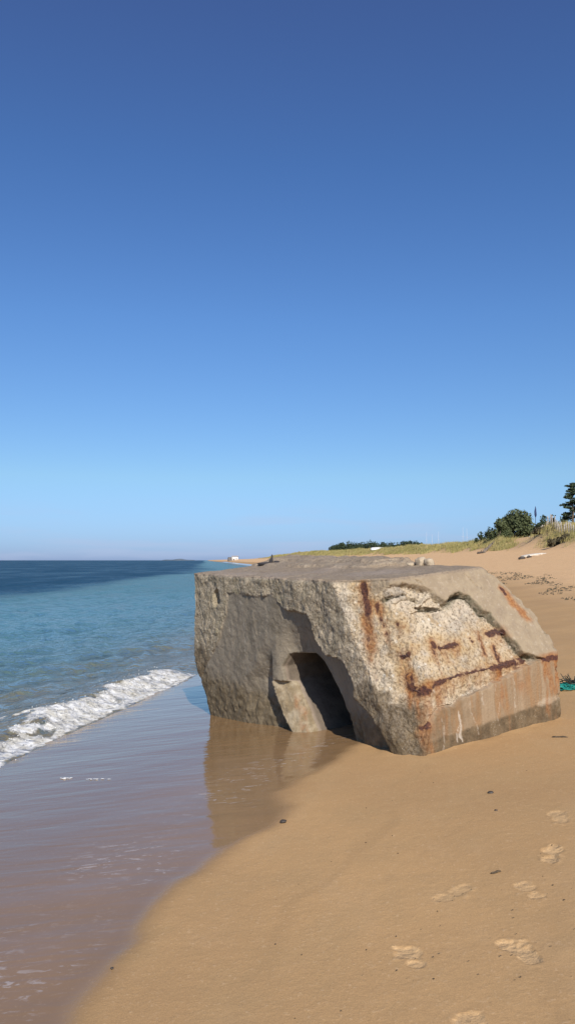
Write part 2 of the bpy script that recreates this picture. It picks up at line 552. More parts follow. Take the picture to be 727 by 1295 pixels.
CAVE = [(1.94, .654), (1.57, .685), (1.44, .61), (1.25, .40), (1.09, .154), (1.00, -.124), (.98, -.6), (1.62, -.6), (1.66, -.163), (1.80, .1), (2.00, .358), (2.02, .514)]
RECESS = [(3.019, 1.247), (2.351, 1.242), (2.091, 1.263), (1.962, 1.188), (1.85, 1.122), (1.424, 1.117), (1.37, 1.007), (1.335, .857), (1.18, .738),
          (.91, .709), (.796, .565), (.769, .398), (.576, .303), (.427, .178), (.316, .044), (.202, -.131), (.2, -.9), (4.2, -.9), (4.2, -.1), (3.891, .127),
          (3.643, .37), (3.457, .514), (3.269, .719), (3.092, 1.008)]
BRK = [(-.186, 1.582), (-.001, 1.552), (.128, 1.506), (.304, 1.532), (.449, 1.507), (.612, 1.455), (.695, 1.412), (.754, 1.324), (.797, 1.278), (.887, 1.331),
       (1.004, 1.358), (1.1, 1.312), (1.156, 1.215), (1.201, 1.135), (1.274, 1.116), (1.305, .998), (1.365, .844), (1.42, .747), (1.45, .663), (1.553, .622), (1.688, .569)]
LOW = [(1.688, .569), (1.521, .559), (1.355, .528), (1.192, .484), (1.036, .461), (.883, .439), (.734, .424), (.559, .395), (.489, .354), (.351, .36), (.256, .312),
       (.165, .205), (.11, .086), (.066, -.1)]
SPALL = BRK + LOW[1:] + [(.05, -.5), (-.5, -.5), (-.5, 1.582)]
CRACK1 = [(.188, 1.428), (.308, 1.413), (.385, 1.419), (.435, 1.389), (.52, 1.354)]
CRACK2 = [(.442, 1.278), (.605, 1.264), (.763, 1.235)]
REBAR = [(.030, .66), (.045, .60), (.10, .545), (.263, .575), (.373, .589), (.514, .599), (.753, .6), (1.051, .599), (1.388, .603)]
# rust: (points, width, core strength, drip length, drip strength)
BARS = [[(.158, .170, .543), (.183, .074, .512), (.299, .039, .563), (.439, .050, .578), (.607, .048, .59), (.81, .057, .59), (1.1, .047, .585), (1.449, .056, .586)],
        [(.185, .285, .794), (.214, .236, .808)], [(.491, .221, .864), (.433, .14, .772), (.416, .075, .66)], [(.534, .181, .82), (.623, .175, .822), (.722, .177, .828)],
        [(1.164, .147, .736), (1.151, .104, .664), (1.144, .067, .597)], [(1.154, .194, .85), (1.248, .192, .866), (1.336, .178, .84)]]
RUST = [
    ([(.145, .694, 1.39), (.143, .678, 1.284), (.109, .617, 1.157)], .034, 1.0, .40, .95),
    ([(.120, .64, 1.20), (.083, .581, .987), (.058, .552, .868)], .034, .42, .25, .95),
    ([(.174, .556, 1.223), (.165, .53, 1.17)], .026, .8, .30, .8),
    ([(.153, .499, 1.11), (.161, .436, .982)], .022, .5, .2, .6),
    (BARS[1], .030, 1.0, .14, .55),
    ([(.171, .195, .631), (.159, .17, .556), (.177, .088, .505), (.23, .06, .53)], .036, 1.0, .36, .95),
    (BARS[0][3:], .017, .7, .16, .5), (BARS[0][1:4], .022, .8, .2, .6),
    ([(1.0, .045, .588), (1.2, .05, .588), (1.44, .055, .588)], .030, .9, .28, .6),
    ([(.299, .039, .563), (.38, .045, .572)], .02, .7, .34, .8),
    (BARS[2][:2], .026, .9, .10, .9), (BARS[2][1:], .018, .45, .08, .8),
    (BARS[3], .026, 1.0, .13, .6),
    ([(1.021, .193, .868), (1.018, .159, .786), (1.016, .117, .705)], .022, .45, .06, .9),
    (BARS[4], .026, .75, .06, .8),
    (BARS[5], .034, .85, .18, .5),
    ([(1.068, .038, .57), (1.12, .045, .57)], .024, .85, .46, 1.0),
    ([(1.294, .047, .539), (1.343, .034, .54)], .02, .4, .34, .7),
    ([(1.66, .001, .562), (1.75, 0, .562), (1.86, -.001, .562)], .026, 1.0, .40, 1.0),
    ([(1.544, .358, 1.23), (1.559, .327, 1.176)], .022, .85, .0, .3),
    ([(1.544, .358, 1.23), (1.617, .27, 1.073), (1.704, .186, .924)], .024, .15, .05, .95),
    ([(.14, .036, .236), (.187, .018, .25)], .028, 1.0, .24, .8),
    ([(.115, 1.907, .314), (.109, 1.831, .148), (.096, 1.748, -.036)], .024, .35, .10, .9),
    ([(.115, 1.93, .33), (.112, 1.89, .25)], .02, .7, .10, .9),
    ([(.911, .186, .849), (.916, .175, .821)], .014, .8, .04, .4),
    ([(.216, .345, 1.058), (.213, .323, 1.033)], .018, .8, .08, .5),
]

def to_world(p):
    return OB + np.asarray(p, float) @ RB

HIP = [(1.60, 1.36), (1.725, 1.19), (1.82, 1.02), (1.862, .85), (1.875, .72), (1.868, .62)]

def relief_end(b, c):
    """depth of the end face below its plane, with the zones it is made of (2D, metres)"""
    BC = np.stack([b, c], -1)
    q = p2(b, c)
    nz = fbm(q, 5, 4, 1.0); nzf = fbm(q, 16, 3, 2.0)
    sdr = poly_sd(BC, RECESS) + .020 * nz + .010 * nzf
    sdc = poly_sd(BC, CAVE) + .004 * nz
    inR = sstep(-.003, .022, sdr)
    dE = inR * (.012 + .075 * sstep(2.25, 1.40, b) * (1 - .5 * sstep(.95, 1.2, c))) * (1 - .5 * sstep(.25, -.2, c) * sstep(2.0, 2.7, b))
    dE += .09 * sstep(.36, .0, -sdc) * inR * sstep(2.1, 1.8, b)
    dE *= 1 - .85 * sstep(2.9, 3.5, b) * inR
    cc = np.array([-.8, -.18, .03, .21, .335, .40])
    bo = np.interp(c, cc, [1.80, 1.84, 2.02, 2.13, 2.17, 2.16]); bi = np.interp(c, cc, [1.60, 1.65, 1.77, 1.89, 1.98, 2.01])
    uj = (b - bi) / np.maximum(bo - bi, .05)
    inj = sstep(.375, .345, c + .015 * nz) * sstep(1.16, 1.0, uj) * (uj > -.8)
    dj = .17 - .16 * np.clip(uj, 0, 1) ** .8 + .010 * nz
    dE = dE * (1 - inj) + dj * inj
    wedge = sstep(1.02, 1.16, uj) * sstep(bo + .30 + .75 * sstep(.6, .0, c), bo + .05, b) * sstep(.72, .30, c + .02 * nz)
    dE += .125 * wedge
    pk = np.hypot((b - 3.30) / .09, (c - 1.17) / .11)
    dE += .08 * sstep(1.1, .6, pk + .3 * nz)
    return dE, sdr, sdc, inR, inj

def relief_right(a, t):
    """depth of the right side below its wall / slope planes"""
    AT = np.stack([a, t], -1)
    q = p2(a, t)
    nz = fbm(q, 5, 4, 7.0); nzf = fbm(q, 18, 3, 8.0)
    sds = poly_sd(AT, SPALL) + .014 * nz + .010 * nzf
    dR = .050 * sstep(-.002, .010, sds)
    lb = line_d(AT, BRK)
    right_part = sstep(.62, .95, a) * sstep(.54, .62, t)
    gro = np.exp(-((sds - .020) / .013) ** 2) * sstep(.09, .05, lb)
    dR += .12 * gro * np.maximum(right_part, .5 * sstep(.1, .3, nz) * (t > 1.2))
    crust = sstep(.085, .03, lb + .02 * nz) * sstep(-.015, .005, sds) * right_part
    # flakes standing in layers below the break
    fl = perlin(np.stack([a * 4.5 + .6 * nz, t * 13 + 1.5 * a + 1.2 * nz, 0 * a], -1))
    dR += .030 * (sstep(-.08, .02, fl) - .5) * sstep(1.05, 1.3, t) * sstep(.01, .05, sds) * sstep(.9, .7, a)
    cr_ = np.zeros_like(a)
    for cr, w in ((CRACK1, .015), (CRACK2, .010)):
        dl = line_d(AT, cr) + .006 * nz + .004 * nzf
        cr_ = np.maximum(cr_, sstep(w * 1.3, w * .5, dl))
    dR += .09 * cr_
    # hairline cracks in the upper slab
    for cr in ([(1.18, 1.53), (1.25, 1.40), (1.33, 1.32)], [(.50, 1.56), (.62, 1.50)]):
        dR += .02 * sstep(.009, .003, line_d(AT, cr) + .006 * nz)
    return dR, sds, lb, crust, cr_

def lift_top(a, b):
    n = fbm(p2(a, b), 2.2, 4, 6.6); n2 = fbm(p2(a * 1.0, b * 1.0), 7, 3, 2.6)
    l0 = .115 * sstep(.50, 1.50, a + .10 * n) * sstep(1.30, 1.80, b + .22 * n + .05 * n2)
    k = l0 / .04
    l = .45 * l0 + .55 * .04 * (np.floor(k) + sstep(.75, .98, k - np.floor(k)))
    return l

def make_block():
    pts = [(0, 0, -.8), (W, 0, -.8), (0, 0, H1), (W + .04, 0, H1), (0, Q, H), (W - PP, Q, H), (0, L, H), (W - PP, L, H),
           (0, 3.98, .45), (W, 3.98, .45), (0, 3.80, .02), (W, 3.8, .02), (0, 3.42, -.75), (W, 3.42, -.75)]
    pts += [tuple(q) for q in at3(HIP)]
    bm = bmesh.new()
    for v in pts: bm.verts.new(v)
    bmesh.ops.convex_hull(bm, input=bm.verts[:])
    bmesh.ops.recalc_face_normals(bm, faces=bm.faces[:])
    cen = np.array([.9, 1.9, .3])
    planes = []
    for f in bm.faces:
        n = np.array(f.normal[:]); p = np.array(f.verts[0].co[:])
        if f.calc_area() < 1e-5: continue
        if n @ (cen - p) > 0: n = -n
        if n[2] > .97: continue                      # the top is added with its relief below
        if not any(np.allclose(n, q, atol=2e-3) and abs(n @ p - d) < 2e-3 for q, d in planes):
            planes.append((n, n @ p))
    bm.free()
    nch = np.array([-.25, -.2246, .0975]) / .35
    planes.append((nch, float(nch @ np.array([0, 0, -.06]))))
    n2_ = np.array([-.85, -.46, .25]); n2_ /= np.linalg.norm(n2_)
    planes.append((n2_, float(n2_ @ np.array([0, .80, 1.12]))))
    hs = .0115
    A = np.arange(-.08, 1.98, hs, dtype=np.float32); B = np.arange(-.08, 4.10, hs, dtype=np.float32); C_ = np.arange(-.84, 1.72, hs, dtype=np.float32)
    S = np.full((len(A), len(B), len(C_)), -9, np.float32)
    for n, d in planes:
        S = np.maximum(S, (n[0] * A)[:, None, None] + (n[1] * B)[None, :, None] + (n[2] * C_ - d)[None, None, :].astype(np.float32))
    aa, bb = np.meshgrid(A.astype(float), B.astype(float), indexing='ij')
    lf = lift_top(aa.ravel(), bb.ravel()).reshape(aa.shape).astype(np.float32)
    S = np.maximum(S, C_[None, None, :] - (H + lf)[:, :, None])
    bb, cc = np.meshgrid(B.astype(float), C_.astype(float), indexing='ij')
    dE, sdr, sdc, inR, inj = [v.reshape(bb.shape).astype(np.float32) for v in relief_end(bb.ravel(), cc.ravel())]
    S = np.maximum(S, dE[None] - A[:, None, None])
    cav = np.minimum(sdc[None] - .10 * np.clip(A - .18, 0, 9)[:, None, None], 1.35 - A[:, None, None])
    S = np.maximum(S, cav)
    # right side table
    TT = np.arange(-.9, 1.7, .004)
    ta, tt = np.meshgrid(A.astype(float), TT, indexing='ij')
    tab = relief_right(ta.ravel(), tt.ravel())[0].reshape(ta.shape).astype(np.float32)
    tab *= sstep(-.03, .05, A)[:, None].astype(np.float32)
    nb = int((1.0 + .08) / hs)
    es = -(bb * SN[1] + (cc - H1) * SN[2]); ew = bb
    up = es < ew
    t2 = np.where(up, H1 + bb * SD[1] + (cc - H1) * SD[2], cc)[:nb]
    e2 = np.minimum(es, ew)[:nb].astype(np.float32)
    idx = np.clip(np.round((t2 + .9) / .004).astype(int), 0, len(TT) - 1)
    S[:, :nb] = np.maximum(S[:, :nb], tab[:, idx] - e2[None])
    import openvdb
    gr = openvdb.FloatGrid(.2)
    gr.copyFromArray(np.clip(S, -.2, .2))
    P, Qd = gr.convertToQuads(isovalue=0.0)[:2]
    V = np.asarray(P, float) * hs + np.array([A[0], B[0], C_[0]], float)
    m2 = mesh_np('concrete_block', V, np.asarray(Qd, np.int64))
    del S
    nv = len(m2.vertices)
    V0 = V.copy()
    a, b, c = V.T
    nz = fbm(V, 5, 4, 1.0); nzf = fbm(V, 16, 3, 2.0)
    dE, sdr, sdc, inR, inj = relief_end(b, c)
    es = -(b * SN[1] + (c - H1) * SN[2]); ew = b
    e = np.minimum(es, ew)
    t = np.where(es < ew, H1 + b * SD[1] + (c - H1) * SD[2], c)
    AT = np.stack([a, t], -1)
    dR, sds, lb, crust, crk = relief_right(a, t)
    lf = lift_top(a, b)
    topm = sstep(H + lf - .030, H + lf - .008, c)
    endm = sstep(.05, .02, a - dE) * (1 - topm)
    chn = (.25 * a + .2246 * b - .0975 * (c + .06)) / .35
    ch2 = -(np.stack([a, b, c], -1) - np.array([0, .80, 1.12])) @ (np.array([-.85, -.46, .25]) / .9984)
    chn = np.minimum(chn, ch2)
    cham = np.maximum(sstep(.02, .004, chn), .75 * sstep(.95, .55, b + .25 * nz) * sstep(.03, .0, a - dE) * (1 - inR)) * (1 - topm)
    cave = np.clip((.65 + .35 * sstep(.14, .35, a - dE)) * sstep(.045, .09, a - dE) * sstep(-.16, -.10, sdc) * (a < 1.6) * (b > .5), 0, 1) * (1 - topm)  # cave zone; also the mask for its painted-in shade
    rightm = sstep(.20, .12, e) * (1 - topm) * (cave <= 0)
    spall = sstep(-.004, .012, sds)
    rough = np.maximum(endm * (1 - inR), np.maximum(cham, rightm * spall))
    rough = np.maximum(rough, .55 * topm * sstep(.01, .03, lf))
    rough = np.clip(rough, 0, 1) * (cave <= 0)
    algae = endm * sstep(.30, .04, c + .07 * nz + .03 * nzf - .08 * sstep(2.6, 3.6, b)) * (1 - inj)
    smooth_low0 = rightm * (1 - spall) * (t < H1 + .02)
    tide = sstep(.125, .085, c + .02 * nz + .008 * nzf - .02 * a - .02) * np.maximum(rightm, cham)
    tide = np.maximum(tide, .50 * smooth_low0 * sstep(.80, .35, a + .3 * nz) * sstep(.44, .38, c + .03 * nz))
    tide = np.maximum(tide, sstep(.50, .40, c + .14 * nz + .08 * nzf + .55 * (a - .12)) * np.maximum(cham, endm * (1 - inR)) * .95)
    recess_m = endm * inR * (1 - inj)
    smooth_low = rightm * (1 - spall) * (t < H1 + .02)
    up_s = rightm * (1 - spall) * sstep(H1 - .02, H1 + .02, t)
    white = rightm * sstep(-.01, .02, poly_sd(AT, [(1.447, .171), (1.538, .205), (1.9, .2), (1.9, .089), (1.638, .106)]) + .03 * nz + .012 * nzf)
    eff = np.zeros(nv)
    wig = .022 * fbm(V0, 9, 3, 61)
    for k, ln in enumerate(([(.53, .30), (.545, .20), (.53, .10), (.55, .04)], [(.545, .20), (.50, .14), (.49, .05)], [(.66, .36), (.70, .20), (.75, .06)], [(.99, .45), (1.02, .30), (1.0, .08)],
               [(1.22, .47), (1.24, .3), (1.22, .12)], [(.33, .30), (.35, .18), (.33, .02)], [(.80, .41), (.82, .30)])):
        AW = AT + np.stack([wig, wig * .5], -1)
        w_ = .011 if k < 2 else .006
        eff = np.maximum(eff, (.95 if k < 2 else .45) * sstep(w_, w_ * .3, line_d(AW, ln) + .006 * nzf) * smooth_low)
    for ln in ([(0, 2.72, 1.15), (0, 2.70, .85), (0, 2.72, .5)], [(0, 3.05, .9), (0, 2.98, .6)]):
        BW = np.stack([b + wig, c], -1)
        eff = np.maximum(eff, .30 * sstep(.010, .003, line_d(BW, [p[1:] for p in ln]) + .008 * nzf) * recess_m)
    rc = np.zeros(nv); ro = np.zeros(nv); oc = np.zeros(nv)
    sel = (a < 1.98) & (b < 2.3) & (cave < .5)
    Vs = V0[sel]
    n1 = fbm(Vs, 8, 4, 3.3); n2 = fbm(Vs * np.array([1, 1, .25]), 16, 3, 5.1); n3 = fbm(Vs, 24, 3, 2.2)
    for pts_, wd, core, dl, ds in RUST:
        pts_ = np.asarray(pts_, float)
        d0 = line_d(Vs, pts_)
        wd = wd * 1.25
        dd = d0 + .026 * n1 + .016 * n3
        rcs = core * sstep(wd * 1.15, wd * .35, dd) * np.clip(.85 + 1.2 * n1 + .6 * n3, 0, 1)
        ros = ds * sstep(wd * 2.4, wd * .2, dd)
        oc[sel] = np.maximum(oc[sel], sstep(.20, .02, d0 + .10 * n1) * core)
        if dl > 0:
            seg = np.concatenate([np.linspace(p, q, 6) for p, q in zip(pts_[:-1], pts_[1:])])
            dr = np.zeros(len(Vs))
            for p in seg:
                lat = np.hypot(Vs[:, 0] - p[0], (Vs[:, 1] - p[1]) * .5) + .02 * n1
                dn = p[2] - Vs[:, 2]
                dr = np.maximum(dr, sstep(wd * 1.3, 0, lat) * sstep(-.01, .03, dn) * sstep(dl * 1.25 * (1 + 1.2 * n2), 0, dn))
            ros = np.maximum(ros, ds * dr ** .7 * np.clip(.85 + 1.5 * n2, 0, 1))
            oc[sel] = np.maximum(oc[sel], .8 * dr * ds)
        rc[sel] = np.maximum(rc[sel], rcs); ro[sel] = np.maximum(ro[sel], ros)
    N = np.empty(nv * 3, np.float32); m2.vertex_normals.foreach_get('vector', N); N = N.reshape(-1, 3).astype(float)
    if (N * (V0 - np.array([.9, 1.9, .3])))[(e < .01) | (c > H)].sum() < 0:
        m2.flip_normals(); N = -N
    big = fbm(V0, 2.0, 3, 31)
    soft = 1 - .45 * endm
    disp = rough * (.026 * big + soft * (.015 * fbm(V0, 6, 4, 21) + .006 * (ridged(V0, 17, 3, 4) - .6)))
    disp += rough * endm * .007 * fbm(V0, 14, 4, 91)
    disp += (1 - rough) * (.005 * fbm(V0, 3, 3, 8) + .0015 * nzf) + recess_m * (.006 * fbm(V0, 7, 4, 18) + .003 * fbm(V0, 22, 3, 19))
    agg = np.abs(perlin(V0 * 38.0)); disp += rough * .007 * (agg - .25)
    disp += algae * (1 - rough) * .012 * fbm(V0, 11, 4, 14)
    disp += inj * endm * .012 * fbm(V0, 9, 4, 15)
    disp += topm * .010 * fbm(V0, 4, 4, 40)
    edge = np.exp(-((c - H - lf) / .03) ** 2) * np.clip(fbm(V0, 6, 4, 77) + .05, 0, 1)
    disp -= .05 * edge * (np.maximum(endm, cham) + topm * sstep(.05, .0, a) > .2)
    sharp = sstep(.0, -.03, (W + .04) - .03 - a) * (c < H)
    hipd = np.exp(-(np.maximum(e - dR, 0) / .03) ** 2) * sstep(.06, .0, np.interp(t, [-.9, .55, .62, .72, .85, 1.02, 1.19, 1.36, 1.58], [1.82, 1.85, 1.868, 1.875, 1.862, 1.82, 1.725, 1.60, 1.47]) - a)
    disp -= .045 * hipd * np.clip(fbm(V0, 9, 4, 55) + .1, 0, 1)
    V = V0 + N * disp[:, None]
    m2.vertices.foreach_set('co', V.astype(np.float32).ravel()); m2.update()
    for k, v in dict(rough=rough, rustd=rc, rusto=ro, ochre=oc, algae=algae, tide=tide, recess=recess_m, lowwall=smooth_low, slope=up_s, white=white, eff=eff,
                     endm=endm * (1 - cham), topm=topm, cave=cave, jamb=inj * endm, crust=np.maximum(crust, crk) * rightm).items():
        attr(m2, k, np.clip(v, 0, 1))
    return m2

def mat_block():
    m = NT('weathered_concrete')
    co = m.coord('Object')
    A = {k: m.attr(k) for k in ('rough', 'rustd', 'rusto', 'algae', 'tide', 'recess', 'lowwall', 'slope', 'white', 'eff', 'endm', 'topm', 'cave', 'jamb', 'crust', 'ochre')}
    big = m.noise(co, 2.3, 5, .6)
    mid = m.noise(co, 9, 5, .62)
    fine = m.noise(co, 42, 5, .65)
    grit = m.noise(co, 130, 3, .7)
    cell = m.voro(co, 24, 'Color')
    cellf = m.n('ShaderNodeSeparateColor'); m.put(cellf.inputs[0], cell)
    cd = m.voro(co, 24, 'Distance')
    # sound weathered skin
    skin = m.mix(m.map(mid, .3, .7), (.24, .19, .145), (.30, .24, .185))
    skin = m.mix(m.math('MULTIPLY', m.map(fine, .5, .72), .5), skin, (.22, .17, .13))
    # broken interior: lime paste, sand and pebbles
    ex = m.mix(m.map(big, .38, .62), (.58, .475, .335), (.51, .43, .33))
    ex = m.mix(m.map(mid, .52, .68), ex, (.68, .58, .43))
    ex = m.mix(m.math('MULTIPLY', m.map(mid, .46, .34), .6), ex, (.40, .26, .12))
    ex = m.mix(m.math('MULTIPLY', m.map(cellf.outputs[0], .72, .82), m.map(cd, .45, .25)), ex, (.34, .28, .22))
    ex = m.mix(m.math('MULTIPLY', m.map(cellf.outputs[1], .82, .9), m.map(cd, .45, .25)), ex, (.70, .64, .53))
    blot = m.noise(co, 4.6, 6, .68, .4)
    ex = m.mix(m.math('MULTIPLY', m.map(blot, .52, .64), .75), ex, m.mix(m.map(fine, .4, .6), (.30, .255, .20), (.40, .345, .27)))
    ex = m.mix(m.math('MULTIPLY', m.map(blot, .46, .36), .6), ex, (.66, .57, .43))
    ex = m.mix(m.math('MULTIPLY', m.map(fine, .50, .36), .75), ex, (.17, .13, .085))
    ex = m.mix(m.math('MULTIPLY', m.map(m.noise(co, 19, 4, .7, .5), .60, .68), .7), ex, (.13, .10, .07))
    # the end face is darker, with olive blotches
    exg = m.mix(m.map(mid, .35, .66), (.31, .255, .175), (.50, .415, .295))
    exg = m.mix(m.math('MULTIPLY', m.map(fine, .5, .36), .7), exg, (.12, .095, .065))
    exg = m.mix(m.math('MULTIPLY', m.map(big, .55, .7), .5), exg, (.27, .235, .14))
    ex = m.mix(m.math('MULTIPLY', A['ochre'], m.map(mid, .30, .60, .18, .80)), ex, m.mix(m.map(fine, .4, .6), (.36, .22, .085), (.52, .36, .17)))
    ex = m.mix(A['endm'], ex, exg)
    c = m.mix(A['rough'], skin, ex)
    pit = m.voro(m.scale(co, (1, 1, 1.3)), 15, 'Distance')
    c = m.mix(m.math('MULTIPLY', m.map(m.math('ADD', pit, m.math('MULTIPLY', fine, .35)), .34, .24), m.math('MULTIPLY', A['rough'], .55)), c, (.11, .085, .057))
    # smooth faces
    rec = m.mix(m.map(m.noise(m.scale(co, (4, 4, .7)), 2.2, 5, .6), .3, .7), (.225, .19, .14), (.29, .245, .18))
    rec = m.mix(m.math('MULTIPLY', m.map(m.noise(co, 6.5, 6, .7, .3), .50, .66), .6), rec, (.30, .255, .19))
    rec = m.mix(m.math('MULTIPLY', m.map(m.noise(co, 3.7, 6, .7, .5), .48, .36), .6), rec, (.135, .115, .08))
    rec = m.mix(m.math('MULTIPLY', m.map(fine, .60, .72), .45), rec, (.38, .33, .26))
    rec = m.mix(m.math('MULTIPLY', m.map(fine, .42, .32), .5), rec, (.10, .085, .06))
    c = m.mix(m.math('MULTIPLY', A['recess'], .95), c, rec)
    slp = m.mix(m.map(mid, .3, .7), (.29, .225, .15), (.36, .285, .19))
    slp = m.mix(m.math('MULTIPLY', m.map(m.noise(m.scale(co, (6, 6, 1)), 1.5, 4, .6), .5, .7), .35), slp, (.26, .20, .145))
    slp = m.mix(m.math('MULTIPLY', m.map(m.noise(co, 24, 5, .7), .54, .66), .55), slp, (.44, .36, .27))
    slp = m.mix(m.math('MULTIPLY', m.map(m.noise(co, 17, 5, .7), .58, .70), .6), slp, (.19, .15, .11))
    slp = m.mix(m.math('MULTIPLY', m.map(grit, .62, .74), .6), slp, (.14, .11, .08))
    c = m.mix(A['slope'], c, slp)
    strk = m.noise(m.scale(co, (7, 7, .7)), 2.0, 5, .6)
    low = m.mix(m.map(strk, .35, .66), (.25, .175, .105), (.34, .25, .16))
    low = m.mix(m.math('MULTIPLY', m.map(strk, .5, .38), .45), low, (.38, .215, .10))
    c = m.mix(A['lowwall'], c, low)
    c = m.mix(m.math('MULTIPLY', A['white'], m.map(mid, .35, .6, .2, .75)), c, (.46, .38, .28))
    tp = m.mix(m.map(mid, .3, .7), (.26, .20, .14), (.33, .26, .18))
    tp = m.mix(m.map(m.noise(co, 1.1, 4, .6), .45, .68), tp, (.33, .265, .205))
    c = m.mix(m.math('MULTIPLY', A['topm'], m.mixf(A['rough'], 1.0, .6)), c, m.mix(m.math('MULTIPLY', m.map(fine, .5, .36), .6), tp, (.13, .10, .075)))
    c = m.mix(m.math('MULTIPLY', A['crust'], m.map(m.noise(co, 14, 4, .65), .36, .56, .1, .85)), c, m.mix(m.map(fine, .4, .6), (.10, .095, .06), (.20, .18, .12)))
    # tide zone: algae film, damp base
    alg = m.mix(m.map(mid, .35, .65), (.10, .074, .042), (.19, .145, .085))
    alg = m.mix(m.math('MULTIPLY', m.map(grit, .68, .78), .7), alg, (.42, .38, .30))
    c = m.mix(m.math('MULTIPLY', A['algae'], .9), c, alg)
    c = m.mix(m.math('MULTIPLY', A['jamb'], .8), c, m.mix(m.map(mid, .35, .65), (.22, .165, .09), (.38, .31, .205)))
    c = m.mix(m.math('MULTIPLY', A['tide'], m.map(fine, .3, .65, 1.0, .75)), c, m.mix(m.map(mid, .35, .65), (.082, .058, .032), (.165, .12, .068)))
    c = m.mix(m.math('MULTIPLY', A['cave'], .85), c, m.mix(m.map(mid, .35, .65), (.040, .032, .022), (.075, .06, .04)))  # shade inside the cave, painted as near-black concrete
    c = m.mix(m.math('MULTIPLY', A['eff'], .7), c, (.60, .53, .44))
    # barnacle specks
    sp = m.voro(co, 60, 'Distance')
    zone = m.math('MAXIMUM', A['algae'], A['tide'])
    c = m.mix(m.math('MULTIPLY', m.map(sp, .16, .08), m.math('MULTIPLY', zone, m.map(mid, .5, .62))), c, (.55, .52, .46))
    # rust
    ru = m.mix(m.map(fine, .35, .65), (.24, .088, .030), (.37, .18, .068))
    c = m.mix(m.math('MULTIPLY', A['rusto'], m.map(mid, .25, .6, .65, 1.0)), c, ru)
    rd = m.mix(m.map(fine, .35, .6), (.050, .026, .028), (.115, .048, .032))
    c = m.mix(m.map(A['rustd'], .10, .48, 0, .94), c, rd)
    h = m.math('ADD', m.math('MULTIPLY', fine, 1.0), m.math('MULTIPLY', grit, .45))
    nb = m.bump(h, m.mixf(A['rough'], .55, 1.0), .015)
    peb = m.math('SUBTRACT', 1.0, m.voro(co, 38, 'Distance'))
    nb = m.bump(m.noise(co, 16, 6, .72), m.mixf(A['rough'], .30, .45), .03, nb)
    nb = m.bump(peb, m.math('MULTIPLY', A['rough'], .5), .012, nb)
    wet = m.math('MAXIMUM', m.math('MULTIPLY', A['tide'], .8), m.math('MULTIPLY', A['algae'], m.map(mid, .4, .65)))
    wet = m.math('MAXIMUM', wet, m.math('MULTIPLY', A['jamb'], m.map(mid, .45, .6)))
    return m.set(col=c, rough=m.mixf(wet, .92, .66), spec=m.mixf(wet, .2, .28), normal=nb)

# ------------------------------------------------------------------ foliage
def leaf_mat(name, c1, c2, c3):
    m = NT(name)
    co = m.coord()
    n = m.noise(co, 1.3, 3, .6)
    n2 = m.noise(co, 9.0, 2, .6)
    c = m.mix(m.map(n, .35, .65), c1, c2)
    c = m.mix(m.map(n2, .55, .75), c, c3)
    return m.set(col=c, rough=.75, spec=.2)

def leaves(clumps, n, size, seed, flat=0.0):
    """clumps: (x,y,z,rx,ry,rz). returns V,F(quads) of small leaf sprays through the volumes"""
    r = np.random.default_rng(seed)
    C = np.array(clumps, float)
    vol = (C[:, 3] * C[:, 4] * C[:, 5]) ** .7
    k = r.choice(len(C), n, p=vol / vol.sum())
    u = r.normal(size=(n, 3)); u /= np.linalg.norm(u, axis=1)[:, None]
    rad = r.random(n) ** .42
    rad *= 1 + .25 * fbm(u * 1.0 + C[k, :3] * .7, 2.0, 2)
    P = C[k, :3] + u * rad[:, None] * C[k, 3:6]
    nn = u * .8 + r.normal(size=(n, 3)) * .7; nn[:, 2] += flat
    nn /= np.linalg.norm(nn, axis=1)[:, None]
    t = np.cross(nn, r.normal(size=(n, 3))); t /= np.linalg.norm(t, axis=1)[:, None]
    bq = np.cross(nn, t)
    s = size * (.6 + .8 * r.random(n))[:, None]
    e = .55 + .3 * r.random(n)[:, None]
    V = np.stack([P - t * s, P + bq * s * e, P + t * s, P - bq * s * e * .9], 1).reshape(-1, 3)
    return V, np.arange(4 * n).reshape(-1, 4)

def shrub(name, x, y, h, w, seed, mat, trunk_mat, label, cat, group, n=2600, nb=9, sink=.3, leaf=.16, skew=0.0):
    r = np.random.default_rng(seed)
    z = gz(x, y) - sink
    if h < 0: h = 1.6 + (708.5 + h) / 1000 * y - z      # given as the skyline it reaches
    root = empty(name, (x, y, z)); tag(root, label, cat, group)
    cl = []
    for i in range(nb):
        a = r.random() * 6.28; q = r.random() ** .6
        px, py = math.cos(a) * q * w * .36, math.sin(a) * q * w * .30
        hh = h * (.35 + .42 * r.random()) * (1 - .35 * q * q) * (1 + skew * px / w)
        rr = w * (.14 + .10 * r.random())
        cl.append((px, py, hh, rr, rr, min(rr * .8, h * .32)))
    cl.append((w * .03, 0, h * .66, w * .26, w * .24, h * .34))
    for s in (-1, 1): cl.append((s * w * .30, 0, h * .28, w * .2, w * .2, h * .27))
    for k in range(6): cl.append((w * (.16 * k - .4), w * .12 * (-1) ** k, h * .16, w * .14, w * .14, h * .17))
    V, F = leaves(cl, n, leaf, seed + 1)
    me = mesh_np('crown', V, F, smooth=False); link('crown', me, mat, root)
    pcs = []
    for i in range(5):
        c_ = cl[i % len(cl)]
        pcs.append(tube([(c_[0] * .08, c_[1] * .08, -.3), (c_[0] * .4, c_[1] * .4, c_[2] * .45), (c_[0] * .9, c_[1] * .9, c_[2] * .95)], [.06 * h / 2, .04 * h / 2, .015], 6))
    build('trunk', pcs, trunk_mat, root)
    return root

# ================================================================== BUILD
M_BARK = simple('bark', (.10, .075, .055), (.18, .14, .10), 12, .9, .5, .03)
M_SAND = mat_ground()
g = link('beach', make_ground(), M_SAND); tag(g, kind='structure')
s = link('sea', make_sea(), mat_sea()); tag(s, kind='structure')

